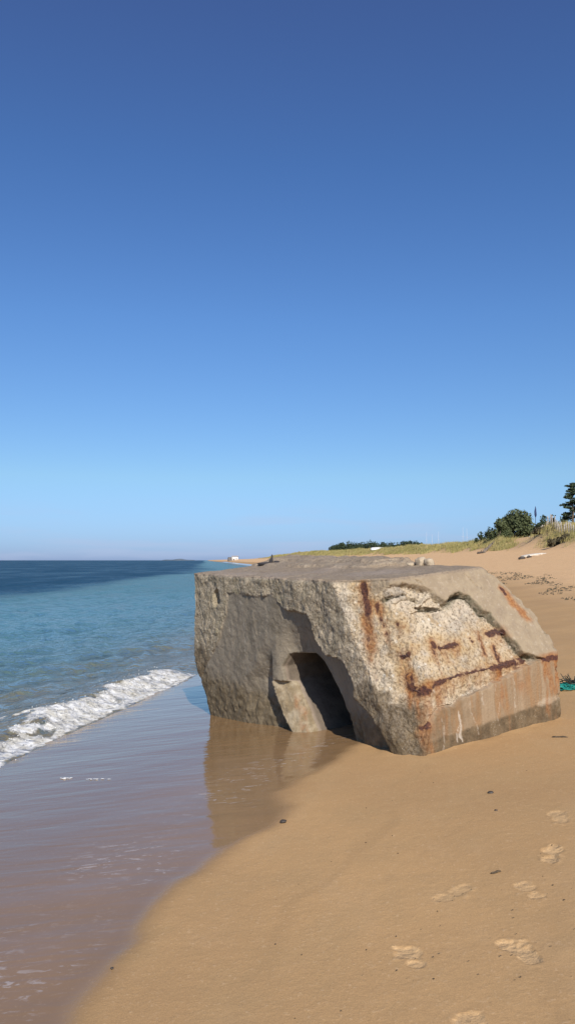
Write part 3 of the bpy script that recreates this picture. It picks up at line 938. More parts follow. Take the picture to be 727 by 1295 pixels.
# ---- foam: lumpy spray clots and droplets thrown up along the breaker
def make_spray():
    r = np.random.default_rng(21)
    pcs_V, pcs_F, off = [], [], 0
    base = np.array([[1, 0, 0], [-1, 0, 0], [0, 1, 0], [0, -1, 0], [0, 0, 1], [0, 0, -1]], float)
    bf = np.array([[0, 2, 4], [2, 1, 4], [1, 3, 4], [3, 0, 4], [2, 0, 5], [1, 2, 5], [3, 1, 5], [0, 3, 5]])
    n = 1100
    yv = 7.2 + 6.6 * r.random(n)
    cl = fbm(p2(yv * 0, yv), 2.1, 3, 44)
    dv = -.36 + .22 * r.normal(size=n) - .06 * cl
    z, fo = sea_fields(dv, yv)
    hmax = np.interp(yv, [7, 9.5, 11, 12.2, 13.4, 14], [.05, .06, .11, .17, .12, .03]) * np.clip(.55 + 1.2 * cl, .1, 1.6)
    up = r.random(n) ** 2.2 * hmax
    keep = (fo > .25)
    yv, dv, z, up = yv[keep], dv[keep], z[keep], up[keep]
    n = len(yv)
    sz = (.0025 + .007 * r.random(n) ** 3) * np.where(up > .05, .75, 1.25)
    P = np.stack([xs(yv) + dv, yv, ZS + z + up], -1)
    V = (P[:, None] + base[None] * sz[:, None, None] * (.7 + .6 * r.random((n, 6, 1)))).reshape(-1, 3)
    F = (bf[None] + (np.arange(n) * 6)[:, None, None]).reshape(-1, 3)
    return mesh_np('sea_foam', V, F)
m = NT('foam'); M_FOAM = m.set(col=(.70, .70, .68), rough=.5, spec=.3)
tag(link('sea_foam', make_spray(), M_FOAM), kind='stuff')

# thin lines of foam left on the wet sand
def foam_line(pts, w, seed):
    P = np.array(pts, float)
    tt = np.linspace(0, 1, 60)
    k = np.linspace(0, 1, len(P))
    X = np.interp(tt, k, P[:, 0]); Y = np.interp(tt, k, P[:, 1])
    X += .02 * fbm(p2(tt * 6, tt * 0 + seed), 1.0, 3)
    Y += .03 * fbm(p2(tt * 6, tt * 0 + seed + 4), 1.0, 3)
    r = np.clip(w * (.55 + 1.5 * fbm(p2(tt * 10, tt * 0 + seed), 1.0, 3, 3)) * np.sin(np.pi * np.clip(tt, .02, .98)) ** .4, .0008, 1)
    Z = ground_z(X, Y) - .001
    V, F = tube(np.stack([X, Y, Z], -1), r, 8)
    V[:, 2] = np.repeat(Z, 8).tolist() + [Z[0], Z[-1]] + (V[:, 2] - np.array(np.repeat(Z, 8).tolist() + [Z[0], Z[-1]])) * .35
    return V, F
XY = lambda d, y: (float(xs(y)) + d, y)
lines = [foam_line([XY(1.07, 7.10), XY(1.13, 7.06), XY(1.20, 7.05)], .011, 1), foam_line([XY(1.36, 6.95), XY(1.45, 6.93), XY(1.62, 6.86)], .008, 2)]
tag(build('foam_line', lines, M_FOAM), kind='stuff')

# ---- the concrete block
blk = link('concrete_block', make_block(), mat_block())
M4 = Matrix(((RB[0][0], RB[1][0], RB[2][0], OB[0]), (RB[0][1], RB[1][1], RB[2][1], OB[1]), (RB[0][2], RB[1][2], RB[2][2], OB[2]), (0, 0, 0, 1)))
blk.matrix_world = M4
tag(blk, 'huge broken concrete bunker block half sunk in sand at the water edge, rust stained', 'bunker block')

m = NT('rusty_iron'); co = m.coord()
nn = m.noise(co, 60, 5, .65)
M_RUST = m.set(col=m.mix(m.map(nn, .35, .65), (.045, .025, .026), (.12, .055, .035)), rough=.9, normal=m.bump(nn, .8, .006))
def rebar(pts, r, seed):
    P = np.array(pts, float)
    tt = np.linspace(0, 1, 60); k = np.linspace(0, 1, len(P))
    Q_ = np.stack([np.interp(tt, k, P[:, i]) for i in range(3)], -1)
    e = .004 + .010 * fbm(p2(tt * 9, tt * 0 + seed), 1.0, 3)
    Q_ += e[:, None] * np.array([.15, .9, -.35])
    Q_[:, 2] += .010 * fbm(p2(tt * 12, tt * 0 + seed + 3), 1.0, 3)
    rr = np.clip(r * (1 + .9 * fbm(p2(tt * 22, tt * 0 + seed), 1.0, 3)), .003, 1)
    return tube(Q_, rr, 9)
for i, (B_, r_) in enumerate(zip(BARS, (.0055, .009, .004, .008, .005, .008))):
    build('rebar', [rebar(B_, r_, i + 1)], M_RUST, blk)
# two knobs of broken concrete standing on the top
M_STUB = simple('broken_concrete', (.36, .28, .19), (.50, .41, .29), 18, .95, .7, .02)
for i, (a_, b_, sx, sz) in enumerate(((1.40, 1.30, .050, .048), (1.42, 1.20, .040, .042), (1.36, 1.42, .045, .020))):
    V, F = lump(sx, .05, sz, 30 + i, .42, 3, 1.6)
    V = np.sign(V) * (np.abs(V / np.array([sx, .05, sz])) ** .6) * np.array([sx, .05, sz])
    V += np.array([a_, b_, H + sz * .75 + .0])
    build('concrete_knob', [(V, F)], M_STUB, blk)

# dark iron scrap lying on the far corner of the top
M_DARK = simple('dark_iron', (.022, .02, .022), (.05, .042, .04), 30, .8, .5, .01)
pz = to_world((.90, 3.55, H + .03))
sc = empty('scrap_iron', tuple(pz)); tag(sc, 'dark piece of iron scrap with an upright spike lying on top of the block', 'scrap iron')
V, F = lump(.135, .06, .026, 3, .3, 3); V1, F1 = tube([(.03, 0, .0), (.035, 0, .05), (.045, .0, .085), (.046, 0, .12)], [.03, .022, .013, .007], 8)
V2, F2 = lump(.05, .05, .028, 9, .3, 2); V2 += np.array([.10, 0, .012])
build('bar', [(V, F), (V2, F2)], M_DARK, sc); build('spike', [(V1, F1)], M_DARK, sc)

# ---- small things on the sand
M_PEB = simple('dark_pebble', (.03, .025, .02), (.07, .055, .045), 60, .6, .4, .003)
M_WOODD = simple('dark_twig', (.05, .035, .02), (.12, .085, .05), 40, .9, .5, .004)
def pebble(x, y, r, seed, label):
    V, F = lump(r, r * .8, r * .6, seed, .3, 3)
    o = build('pebble', [(V, F)], M_PEB, None, (x, y, gz(x, y) + r * .3)); tag(o, label, 'pebble', 'dark pebbles on the sand'); return o
pebble(1.368, 5.438, .020, 1, 'largest black pebble, on the dry sand in front of the block')
pebble(1.306, 5.063, .012, 2, 'small round black pebble just nearer than the largest black one')
pebble(-.028, 5.235, .021, 3, 'flat black pebble at the edge of the wet sand')
pebble(-.742, 3.461, .007, 4, 'lone dark pebble low in the picture where wet sand meets damp sand')
def twig(x, y, ln, r, ang, label):
    c, s_ = math.cos(ang), math.sin(ang)
    pts = [(x + c * t * ln, y + s_ * t * ln, gz(x + c * t * ln, y + s_ * t * ln) + r * .6 + .002 * math.sin(t * 9)) for t in np.linspace(-.5, .5, 9)]
    o = build('twig', [tube(np.array(pts) - np.array([x, y, 0]), [r * .5, r, r * 1.1, r, r * .9, r, r * .9, r * .8, r * .4], 7)], M_WOODD, None, (x, y, 0))
    tag(o, label, 'twig', 'twigs on the sand'); return o
twig(1.052, 4.10, .058, .006, .35, 'short dark twig on the sand among the footprints')
twig(2.31, 6.82, .13, .010, -.45, 'long thin twig lying right of the block')
twig(1.414, 5.076, .026, .003, .2, 'tiny dark splinter right of the small pebble')

# crumbs of dark shell and weed dotted over the near beach
def crumbs():
    r = np.random.default_rng(5)
    pcs = []
    n = 260
    y = 2.6 + 7 * r.random(n) ** 1.3; d = 3.6 + 3.2 * r.random(n)
    for (fx, fy, th, ln, st) in FOOT:
        k = 14
        y = np.append(y, fy + .12 * r.normal(size=k)); d = np.append(d, fx + .09 * r.normal(size=k) - xs(fy))
    x = xs(y) + d
    z = ground_z(x, y)
    base = np.array([[1, 0, 0], [-1, 0, 0], [0, 1, 0], [0, -1, 0], [0, 0, .6], [0, 0, -.6]], float)
    bf = np.array([[0, 2, 4], [2, 1, 4], [1, 3, 4], [3, 0, 4], [2, 0, 5], [1, 2, 5], [3, 1, 5], [0, 3, 5]])
    n = len(x)
    s_ = .0016 + .0035 * r.random(n) ** 3
    V = (np.stack([x, y, z + s_ * .3], -1)[:, None] + base[None] * s_[:, None, None] * (.5 + r.random((n, 6, 1)))).reshape(-1, 3)
    return mesh_np('sand_crumbs', V, (bf[None] + (np.arange(n) * 6)[:, None, None]).reshape(-1, 3))
tag(link('sand_crumbs', crumbs(), M_WOODD), kind='stuff')

# teal fishing net and the dark weed behind it
nx, ny = 3.14, 9.05
M_NET = simple('teal_net', (.005, .16, .13), (.01, .30, .25), 30, .6, .2, .003)
r = np.random.default_rng(8)
pcs = []
for i in range(46):
    c0 = r.normal(size=3) * np.array([.075, .05, .02]); c0[2] = abs(c0[2]) + .025
    a0 = r.random() * 6.28
    tt = np.linspace(0, 5.2, 22)
    ax = r.normal(size=3); ax /= np.linalg.norm(ax); u = np.cross(ax, [0, .3, 1]); u /= np.linalg.norm(u); v = np.cross(ax, u)
    P = c0 + (.03 + .035 * r.random()) * (np.cos(tt + a0)[:, None] * u + np.sin(tt * 1.1 + a0)[:, None] * v) * np.array([1.3, 1, .55])
    P[:, 2] = np.maximum(P[:, 2], .003)
    pcs.append(tube(P, .0045, 5))
net = build('fishing_net', pcs, M_NET, None, (nx, ny, gz(nx, ny) - .004)); tag(net, 'small tangle of teal fishing net on the sand right of the block', 'fishing net')
wx, wy = 3.30, 9.16
M_WEED = simple('dark_weed', (.02, .02, .014), (.05, .05, .03), 25, .6, .3, .005)
pcs = []
for i in range(110):
    a0 = r.random() * 6.28; e0 = r.random() * 1.3 + .15; ln = .07 + .12 * r.random()
    o0 = np.array([r.normal() * .06, r.normal() * .05, .01 + .05 * r.random()])
    dv = np.array([math.cos(a0) * math.cos(e0), math.sin(a0) * math.cos(e0), math.sin(e0)])
    tt = np.linspace(0, 1, 6)[:, None]
    P = o0 + dv * ln * tt + np.array([0, 0, -.05]) * tt ** 2 + r.normal(size=(6, 3)) * .006
    pcs.append(tube(P, [.006, .006, .005, .005, .004, .002], 5))
V, F = lump(.09, .07, .06, 4, .4, 3); V[:, 2] += .03; pcs.append((V, F))
weed = build('seaweed_clump', pcs, M_WEED, None, (wx, wy, gz(wx, wy) - .005)); tag(weed, 'dark spiky clump of seaweed caught behind the teal net', 'seaweed')

# wrack: rows of dark dried weed along the high-tide line
def wrack():
    r = np.random.default_rng(17)
    n = 5200
    y = 9 + 60 * r.random(n) ** 1.25
    d = 8.6 + 3.4 * r.random(n) + .9 * fbm(p2(y * 0, y), .16, 3, 5) - .02 * y
    x = xs(y) + d
    k = fbm(p2(x, y * .45), .75, 3, 3)
    keep = k + .22 * (1 - np.abs(d - 10.3) / 1.6) > .22
    x, y = x[keep], y[keep]; n = len(x)
    z = ground_z(x, y)
    a = r.random(n) * 3.14; ln = (.025 + .10 * r.random(n) ** 2); w = ln * (.25 + .3 * r.random(n)); h = .012 + .03 * r.random(n)
    ca, sa = np.cos(a), np.sin(a)
    t = np.stack([ca, sa, 0 * a], -1); u = np.stack([-sa, ca, 0 * a], -1)
    P = np.stack([x, y, z], -1)
    V = np.stack([P - t * ln[:, None], P + u * w[:, None], P + t * ln[:, None] * .8, P - u * w[:, None], P + np.array([0, 0, 1]) * h[:, None], P - np.array([0, 0, .02])], 1).reshape(-1, 3)
    bf = np.array([[0, 3, 4], [3, 2, 4], [2, 1, 4], [1, 0, 4]])
    return mesh_np('seaweed_wrack', V, (bf[None] + (np.arange(n) * 6)[:, None, None]).reshape(-1, 3), False)
M_WRACK = simple('dry_weed', (.045, .04, .022), (.10, .08, .045), 15, .9, .4, .01)
tag(link('seaweed_wrack', wrack(), M_WRACK), kind='stuff')

# ---- dunes: marram grass
def marram():
    r = np.random.default_rng(33)
    n = 26000
    y = 48 * np.exp(r.random(n) * math.log(520 / 48.))
    d = 21.2 + 14 * r.random(n) ** 1.5
    x = xs(y) + d
    ok = (r.random(n) < dune_cover(x, y, d) ** 1.5) & (fbm(p2(x, y * .7), .5, 3, 6) > -.38)
    x, y, d = x[ok], y[ok], d[ok]; n = len(x)
    z = ground_z(x, y)
    nb = 9
    far = np.clip(y / 90, .8, 3.0)
    X = np.repeat(x, nb) + r.normal(size=n * nb) * .20; Y = np.repeat(y, nb) + r.normal(size=n * nb) * .20
    Z = np.repeat(z, nb) - .05
    hh = np.repeat(.38 + .35 * r.random(n) + .25 * fbm(p2(x, y), .3, 2), nb) * (.7 + .5 * r.random(n * nb))
    wd = .022 * np.repeat(far, nb)
    a = r.random(n * nb) * 6.28
    lean = np.stack([np.cos(a) * .35 + .25, np.sin(a) * .35, np.ones_like(a)], -1); lean /= np.linalg.norm(lean, axis=1)[:, None]
    t = np.stack([-np.sin(a), np.cos(a), 0 * a], -1)
    P = np.stack([X, Y, Z], -1)
    V = np.stack([P - t * wd[:, None], P + t * wd[:, None], P + lean * hh[:, None]], 1).reshape(-1, 3)
    return mesh_np('dune_grass', V, np.arange(len(V)).reshape(-1, 3), False)
m = NT('marram_grass'); co = m.coord('World')
c = m.mix(m.map(m.noise(co, .25, 3, .6), .35, .65), (.30, .27, .10), (.44, .36, .16))
c = m.mix(m.map(m.noise(co, 2.5, 3, .6), .5, .7), c, (.17, .17, .06))
tag(link('dune_grass', marram(), m.set(col=c, rough=.85, spec=.15)), kind='stuff')

# ---- trees and shrubs
LM1 = leaf_mat('oak_leaves', (.065, .082, .036), (.10, .115, .05), (.14, .15, .07))
LM2 = leaf_mat('dark_leaves', (.035, .052, .028), (.055, .075, .038), (.08, .10, .052))
LM3 = leaf_mat('brown_leaves', (.085, .07, .04), (.12, .10, .055), (.16, .14, .08))
G1 = 'shrubs behind the dune crest'
def at(px, y):   # real position from bearing and distance
    return ((px - 363.5) / 1000 * y, y)
x, y = at(652, 112); shrub('bush', x, y, -643, 5.6, 41, LM1, M_BARK, 'largest round dark green bush on the dune crest', 'bush', G1, 7000, 14, .2, .17, .35)
x, y = at(631, 110); shrub('bush', x, y, -654, 3.0, 42, LM1, M_BARK, 'lower bush leaning on the left flank of the largest one', 'bush', G1, 1800, 7, .2, .15)
x, y = at(618, 116); shrub('bush', x, y, -666, 1.7, 43, LM2, M_BARK, 'small bush left of the largest bush, second from the left end', 'bush', G1, 700, 5, .1, .13)
x, y = at(607, 120); shrub('bush', x, y, -672, 1.7, 44, LM2, M_BARK, 'small leftmost bush of the group round the largest bush', 'bush', G1, 600, 5, .2, .13)
x, y = at(687, 108); shrub('bush', x, y, -651, 2.6, 45, LM2, M_BARK, 'squat bush between the largest bush and the picket fence', 'bush', G1, 1300, 6, .2, .15)
x, y = at(698, 104); shrub('bush', x, y, -651, 2.0, 46, LM2, M_BARK, 'dark bush just behind the left end of the picket fence', 'bush', G1, 1000, 6, .2, .15)
x, y = at(712, 103); shrub('bush', x, y, -650, 2.4, 146, LM2, M_BARK, 'dark bush behind the middle of the picket fence at the foot of the conifer', 'bush', G1, 1000, 6, .2, .15)
# brown scrub on the seaward slope
for i, (px, y, h, w, lab) in enumerate(((684, 88, .9, 2.0, 'brown scrub patch on the dune slope below the picket fence'), (705, 77, .95, 1.9, 'brown scrub patch on the dune face at the right edge of the picture'),
                                        (716, 76, .8, 1.5, 'olive brown scrub tuft lowest on the dune face at the right edge'))):
    x, y = at(px, y); shrub('scrub', x, y, h, w, 60 + i, LM3, M_BARK, lab, 'scrub', 'scrub on the dune slope', 900, 6, .15, .12)

# long thicket far along the shore: each shrub on its own
spec = [(424, 330, -688, 4.4), (432, 333, -685.5, 5.2), (441, 335, -684, 4.8), (450, 330, -685.5, 4.6), (458, 325, -685, 4.8), (466, 322, -683.5, 5.0), (474, 320, -684.5, 4.6), (483, 312, -685, 4.6),
        (492, 305, -685.5, 4.4), (500, 300, -685.5, 4.4), (509, 292, -684, 4.4), (517, 285, -682.5, 4.2), (525, 280, -683.5, 4.0), (532, 272, -685.5, 2.8)]
words = ['leftmost low', 'second', 'third and tallest', 'fourth', 'fifth', 'sixth', 'seventh', 'eighth', 'ninth', 'tenth', 'eleventh', 'twelfth', 'thirteenth', 'last, rightmost']
for i, (px, y, h, w) in enumerate(spec):
    x, y = at(px, y)
    shrub('thicket_shrub', x, y, h, w * 1.45, 80 + i, LM2, M_BARK, words[i] + ' dark shrub from the left in the far thicket on the skyline', 'shrub', 'shrubs of the far thicket', 1700, 10, .3, .30)

# conifer with flat layered limbs at the right edge
def conifer():
    x, y = at(724, 98)
    z = gz(x, y) - .2
    root = empty('conifer_tree', (x, y, z)); tag(root, 'dark conifer with flat layered branches rising behind the fence at the right edge', 'conifer tree')
    hgt = 1.6 + .0975 * 98 - z
    r = np.random.default_rng(91)
    pcs = [tube([(0, 0, -.3), (.05, 0, hgt * .4), (-.04, 0, hgt * .75), (0, 0, hgt * .98)], [.17, .13, .08, .02], 8)]
    cl = []
    for i in range(15):
        f = .25 + .72 * i / 14
        for k in range(3):
            a = r.random() * 6.28
            ln = (1 - f) * 1.55 + .30 + .35 * r.random()
            e = np.array([math.cos(a) * ln, math.sin(a) * ln * .9, hgt * f + ln * (.05 + .2 * r.random())])
            pcs.append(tube([(0, 0, hgt * f - .1), tuple(e * np.array([.5, .5, 0]) + np.array([0, 0, e[2] - .1])), tuple(e)], [.05, .035, .012], 5))
            for q in (.4, .7, 1.0):
                cl.append((e[0] * q, e[1] * q, e[2] - (1 - q) * .05 + .06, .36 * (1.2 - .4 * q), .36 * (1.2 - .4 * q), .12))
    cl.append((0, 0, hgt * .97, .2, .2, .28))
    build('trunk', pcs, M_BARK, root)
    V, F = leaves(cl, 7500, .10, 92, .8)
    link('crown', mesh_np('crown', V, F, False), LM2, root)
conifer()

# picket fence along the crest
M_POST = simple('grey_wood', (.30, .26, .22), (.45, .40, .35), 10, .9, .4, .01)
f0 = np.array(at(683, 92.)); f1 = np.array(at(735, 76.))
fz0 = gz(*f0)
fence = empty('picket_fence', (f0[0], f0[1], fz0)); tag(fence, 'grey wooden picket fence with loose wires along the dune crest', 'fence')
tops = []
r = np.random.default_rng(4)
for i in range(19):
    q = f0 + (f1 - f0) * (i + .25 * r.random()) / 18.
    z = gz(*q); h = (.85 + .55 * r.random()) * (1.0 if i > 3 else .7)
    p = np.array([q[0] - f0[0], q[1] - f0[1], z - fz0])
    tops.append(p + np.array([0, 0, h * .75]))
    ln = r.normal() * .05
    build('post', [tube([p + np.array([0, 0, -.4]), p + np.array([ln * .5, 0, h * .5]), p + np.array([ln, 0, h])], [.062, .06, .055], 7)], M_POST, fence)
build('wire', [tube(tops, .008, 4), tube([t - np.array([0, 0, .35]) for t in tops], .008, 4)], M_DARK, fence)

# furled dark-blue flag on a pole behind the bushes
x, y = at(677, 106); z = gz(x, y)
fl = empty('furled_flag', (x, y, z)); tag(fl, 'narrow dark blue furled flag on a pole behind the largest bush', 'flag')
ft = 1.6 + .0685 * 106 - z
M_BLUE = simple('blue_cloth', (.02, .035, .10), (.04, .06, .15), 9, .8, .3, .02)
build('pole', [tube([(0, 0, -.3), (0, 0, ft - .4), (0, 0, ft)], [.035, .03, .02], 7)], M_DARK, fl)
build('flag_cloth', [tube([(.02, 0, ft - 1.5), (.03, .02, ft - 1.2), (.0, 0, ft - .7), (.03, 0, ft - .3), (.01, 0, ft - .03)], [.05, .15, .13, .08, .02], 9)], M_BLUE, fl)

# fallen driftwood logs on the dune foot
M_DRIFT = simple('driftwood', (.14, .11, .085), (.26, .21, .165), 7, .95, .5, .02)
def log(px0, y0, px1, y1, r0, r1, z0, z1, label, mat=M_DRIFT, nbr=2):
    a = np.array([*at(px0, y0), 0]); b = np.array([*at(px1, y1), 0])
    a[2] = gz(a[0], a[1]) + z0; b[2] = gz(b[0], b[1]) + z1
    tt = np.linspace(0, 1, 12)[:, None]
    P = (b - a) * tt + .04 * np.stack([fbm(p2(tt[:, 0] * 4, tt[:, 0] * 0 + i + px0), 1., 2) for i in range(3)], -1)
    pcs = [tube(P, np.linspace(r0, r1, 12) * (1 + .25 * fbm(p2(tt[:, 0] * 8, tt[:, 0] * 0 + px0), 1., 2)), 9)]
    for k in range(nbr):
        q = P[3 + 4 * k]
        pcs.append(tube([q, q + np.array([.15, -.1, .25]), q + np.array([.2, -.25, .45])], [r1 * .6, r1 * .4, .01], 6))
    o = build('driftwood_log', pcs, mat, None, tuple(a)); tag(o, label, 'driftwood', 'driftwood at the dune foot'); return o
log(611, 101, 626, 108, .22, .12, .0, .15, 'grey fallen tree trunk lying up the dune foot below the bushes')
log(604, 99, 612, 98, .20, .14, .05, .05, 'short dark log at the lower end of the fallen trunk', M_BARK, 1)
# pale slab with two dark stones at the head of the beach
M_SLAB = simple('pale_slab', (.52, .47, .39), (.68, .62, .53), 6, .9, .4, .02)
a = at(673, 69); z = gz(*a)
V, F = lump(1.15, .5, .13, 12, .22, 4, 1.6); V[:, 2] = np.clip(V[:, 2], -.2, .13); V = rotz(V, .25)
V[:, 2] += V[:, 0] * .12
o = build('pale_slab', [(V, F)], M_SLAB, None, (a[0], a[1], z + .05)); tag(o, 'pale flat slab lying on dry sand at the foot of the dune', 'slab')
for i, (px, yy, rr, lab) in enumerate(((659, 66.5, .20, 'dark stone at the left tip of the pale slab'), (668, 66.8, .15, 'dark stone resting against the front of the pale slab'))):
    a = at(px, yy); V, F = lump(rr * 1.4, rr, rr * .75, 50 + i, .35, 3)
    o = build('stone', [(V, F)], M_PEB, None, (a[0], a[1], gz(*a) + rr * .3)); tag(o, lab, 'stone', 'dark stones by the pale slab')

# white dinghy lying keel up on the far dune
a = at(477, 205); z = gz(*a)
dg = empty('upturned_dinghy', (a[0], a[1], z + .1), .1); tag(dg, 'white upturned dinghy on the grassy dune before the far thicket', 'dinghy')
tt = np.linspace(-1, 1, 17); an = np.linspace(0, math.pi, 11)
wv = .75 * (1 - np.clip(tt, 0, 1) ** 2.2) ** .7 * (1 - .12 * np.clip(-tt, 0, 1))
V = np.stack([np.repeat(tt * 1.7, 11), (wv[:, None] * np.cos(an)[None]).ravel(), (np.maximum(wv, .12)[:, None] / .75 * .62 * np.sin(an)[None] ** .7).ravel()], -1)
F = [tuple(q) for q in grid_faces(17, 11)] + [tuple(range(11))]
m = NT('white_paint'); M_WHITE = m.set(col=(.78, .77, .74), rough=.5)
build('hull', [(V, F)], M_WHITE, dg)
build('keel', [box(0, 0, .64, 3.0, .06, .08)], M_WHITE, dg)

# sailing-boat masts standing behind the dunes
m = NT('mast_paint'); M_MAST = m.set(col=(.58, .56, .57), rough=.45)
zt = lambda Y, py: 1.6 + (708.5 - py) / 1000 * Y
for i, (px, py, Y, lab) in enumerate(((539, 673, 480, 'leftmost thin white mast beyond the dunes'), (546, 676, 520, 'shorter white mast second from the left beyond the dunes'), (554, 672, 500, 'white mast in the middle, right of the shorter one'),
                                      (585, 667, 450, 'tallest white mast beyond the dunes, left one of the right-hand pair'), (590, 668, 460, 'rightmost white mast, close beside the tallest'))):
    a = at(px, Y); z0 = gz(*a) - .5
    t_ = empty('boat_mast', (a[0], a[1], z0)); tag(t_, lab, 'mast', 'masts beyond the dunes')
    ht = zt(Y, py) - z0
    build('pole', [tube([(0, 0, 0), (0, 0, ht * .6), (0, 0, ht)], [.065, .06, .04], 7)], M_MAST, t_)
    build('spreader', [tube([(-.8, 0, ht * .68), (0, 0, ht * .69), (.8, 0, ht * .68)], .04, 5)], M_MAST, t_)

# far jetty, white hut at its root, headland
M_STONE = simple('jetty_stone', (.10, .09, .085), (.20, .18, .165), .6, .9, .5, .2)
def pxw(px, y): return (px - 363.5) / 1000 * y
Yj = 900.
j = empty('stone_jetty', (pxw(291, Yj), Yj, ZS)); tag(j, 'dark stone jetty head at the far end of the bay', 'jetty')
V, F = box(0, 0, 2.2, 4.4, 12, 5.6); build('jetty_head', [(V, F), box(0, 0, 5.2, 3.6, 9, .7)], M_STONE, j)
V, F = box(16, 3, 1.2, 34, 5, 3.0); build('jetty_wall', [(V, F)], simple('pale_stone', (.42, .38, .33), (.55, .50, .44), .4, .9, .4, .2), j)
xb, yb = pxw(297.5, 902), 902
hb = empty('harbour_building', (xb, yb, ZS)); tag(hb, 'small white building standing on the far jetty', 'building')
build('wall', [box(0, 0, 3.6, 7, 6, 4.6)], M_WHITE, hb)
V = np.array([(-3.9, -3.4, 5.9), (3.9, -3.4, 5.9), (3.9, 3.4, 5.9), (-3.9, 3.4, 5.9), (-3.9, 0, 7.2), (3.9, 0, 7.2)])
build('roof', [(V, [(0, 1, 5, 4), (2, 3, 4, 5), (0, 4, 3), (1, 2, 5), (0, 3, 2, 1)])], simple('grey_roof', (.30, .28, .27), (.40, .37, .35), 2, .8, .2, .02), hb, smooth=False)
build('door', [box(-1.0, -3.03, 2.6, 1.1, .08, 2.4)], M_DARK, hb); build('window', [box(1.6, -3.03, 3.6, 1.4, .08, 1.2)], M_DARK, hb)
# low wooded headland on the horizon
tt = np.linspace(-1, 1, 60)
hx = pxw(226, 5000.)
V = []; F = []
for k, (oy, sc_) in enumerate(((-60, 0), (-20, .8), (0, 1), (30, .7), (80, 0))):
    for q in tt:
        V.append((hx + q * 115, 5000 + oy, ZS - 3 + sc_ * (3 + 8.5 * (1 - abs(q) ** 2.4) * (1 + .3 * math.sin(q * 7 + 1)))))
for k in range(4):
    for i in range(59):
        F.append((k * 60 + i, k * 60 + i + 1, (k + 1) * 60 + i + 1, (k + 1) * 60 + i))
o = build('headland', [(np.array(V), F)], simple('headland_bluegrey', (.10, .13, .16), (.14, .17, .20), .02, .9, .1, .1)); tag(o, kind='structure')  # mottled blue-grey all over

# ------------------------------------------------------------------ light
ELEV, AZ = 34.0, 169.5
sd = bpy.data.lights.new('sun', 'SUN'); sd.energy = 4.2; sd.angle = R(.55); sd.color = (1.0, .94, .85)
so = bpy.data.objects.new('sun', sd); COL.objects.link(so)
S = Vector((math.sin(R(AZ)) * math.cos(R(ELEV)), math.cos(R(AZ)) * math.cos(R(ELEV)), math.sin(R(ELEV))))
so.rotation_euler = S.to_track_quat('Z', 'Y').to_euler(); so.location = S * 50
w = bpy.data.worlds.new('World'); scn.world = w; w.use_nodes = True
nt = w.node_tree; bg = nt.nodes['Background']
sk = nt.nodes.new('ShaderNodeTexSky'); sk.sky_type = 'NISHITA'; sk.sun_disc = False
sk.sun_elevation = R(ELEV); sk.sun_rotation = R(AZ); sk.altitude = 0; sk.air_density = 1.0; sk.dust_density = .4; sk.ozone_density = 3.0
tc = nt.nodes.new('ShaderNodeTexCoord'); sp = nt.nodes.new('ShaderNodeSeparateXYZ'); nt.links.new(tc.outputs['Generated'], sp.inputs[0])
rp = nt.nodes.new('ShaderNodeValToRGB'); nt.links.new(sp.outputs[2], rp.inputs[0])
LIN = lambda v: ((v / 255 + .055) / 1.055) ** 2.4 if v > 10 else v / 255 / 12.92
aim = [(.0, (158, 184, 220), (228, 229, 200)), (.0135, (160, 191, 226), (227, 229, 204)), (.103, (156, 207, 247), (187, 221, 239)), (.294, (100, 151, 218), (124, 159, 200)),
       (.46, (75, 117, 181), (98, 128, 168)), (.59, (66, 97, 156), (83, 110, 148))]
while len(rp.color_ramp.elements) < len(aim): rp.color_ramp.elements.new(.5)
for el, (z_, tg, rd_) in zip(rp.color_ramp.elements, aim):
    el.position = z_; el.color = (*[LIN(p) / LIN(q) / 1.231 for p, q in zip(tg, rd_)], 1)     # clear sea air: bluer and deeper than the stock sky
mx = nt.nodes.new('ShaderNodeMix'); mx.data_type = 'RGBA'; mx.blend_type = 'MULTIPLY'; mx.inputs['Factor'].default_value = 1
nt.links.new(sk.outputs[0], mx.inputs[6]); nt.links.new(rp.outputs[0], mx.inputs[7])
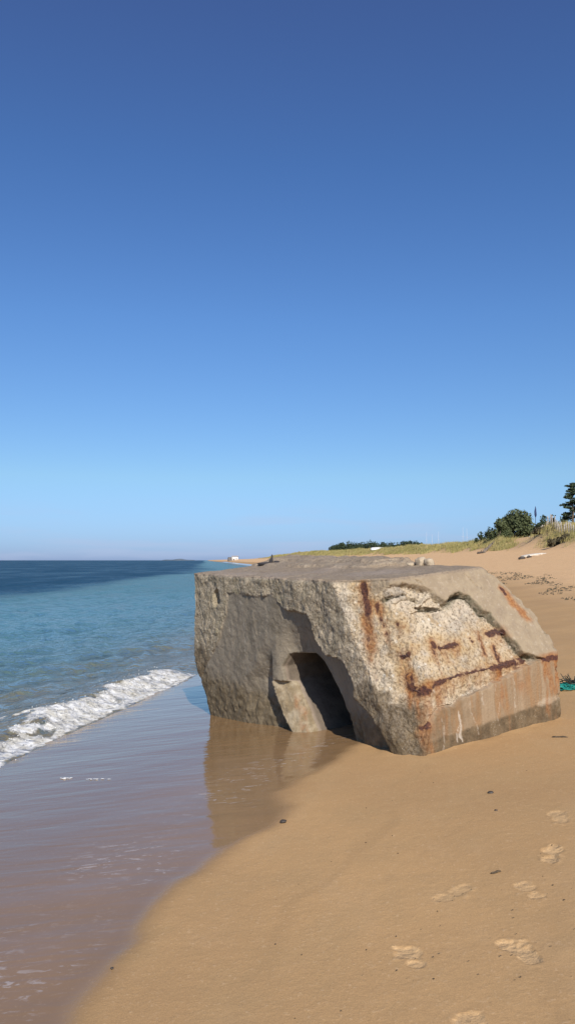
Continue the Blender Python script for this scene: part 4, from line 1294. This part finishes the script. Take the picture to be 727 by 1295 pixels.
# faint band of far cloud low over the sea
mp = nt.nodes.new('ShaderNodeMapping'); mp.inputs['Scale'].default_value = (4, 4, 34); nt.links.new(tc.outputs['Generated'], mp.inputs[0])
cn = nt.nodes.new('ShaderNodeTexNoise'); cn.inputs['Scale'].default_value = 1.6; cn.inputs['Detail'].default_value = 5; nt.links.new(mp.outputs[0], cn.inputs['Vector'])
r1 = nt.nodes.new('ShaderNodeMapRange'); r1.interpolation_type = 'SMOOTHSTEP'; nt.links.new(cn.outputs[0], r1.inputs[0]); r1.inputs[1].default_value = .46; r1.inputs[2].default_value = .72
r2 = nt.nodes.new('ShaderNodeMapRange'); r2.interpolation_type = 'SMOOTHSTEP'; nt.links.new(sp.outputs[2], r2.inputs[0]); r2.inputs[1].default_value = .085; r2.inputs[2].default_value = .03; r2.inputs[3].default_value = 0; r2.inputs[4].default_value = .38
mm = nt.nodes.new('ShaderNodeMath'); mm.operation = 'MULTIPLY'; nt.links.new(r1.outputs[0], mm.inputs[0]); nt.links.new(r2.outputs[0], mm.inputs[1])
m3 = nt.nodes.new('ShaderNodeMix'); m3.data_type = 'RGBA'; nt.links.new(mm.outputs[0], m3.inputs['Factor']); nt.links.new(mx.outputs[2], m3.inputs[6])
m3.inputs[7].default_value = (3.9, 4.55, 6.3, 1)
nt.links.new(m3.outputs[2], bg.inputs[0]); bg.inputs[1].default_value = .10

# ------------------------------------------------------------------ camera
cd = bpy.data.cameras.new('camera'); cam = bpy.data.objects.new('camera', cd); COL.objects.link(cam)
cam.location = (0, 0, 1.6); cam.rotation_euler = (R(90) + math.atan(61 / 1000.), 0, 0)
cd.sensor_fit = 'VERTICAL'; cd.sensor_height = 36; cd.lens = 36 * 1000 / 1295.
cd.clip_start = .05; cd.clip_end = 40000
scn.camera = cam
scn.render.resolution_x, scn.render.resolution_y = 574, 1024
vs = scn.view_settings
vs.view_transform = 'Standard'; vs.look = 'None'; vs.exposure = 0.3; vs.gamma = 1; vs.use_curve_mapping = False
scn.cycles.use_denoising = True
scn.cycles.max_bounces = 6
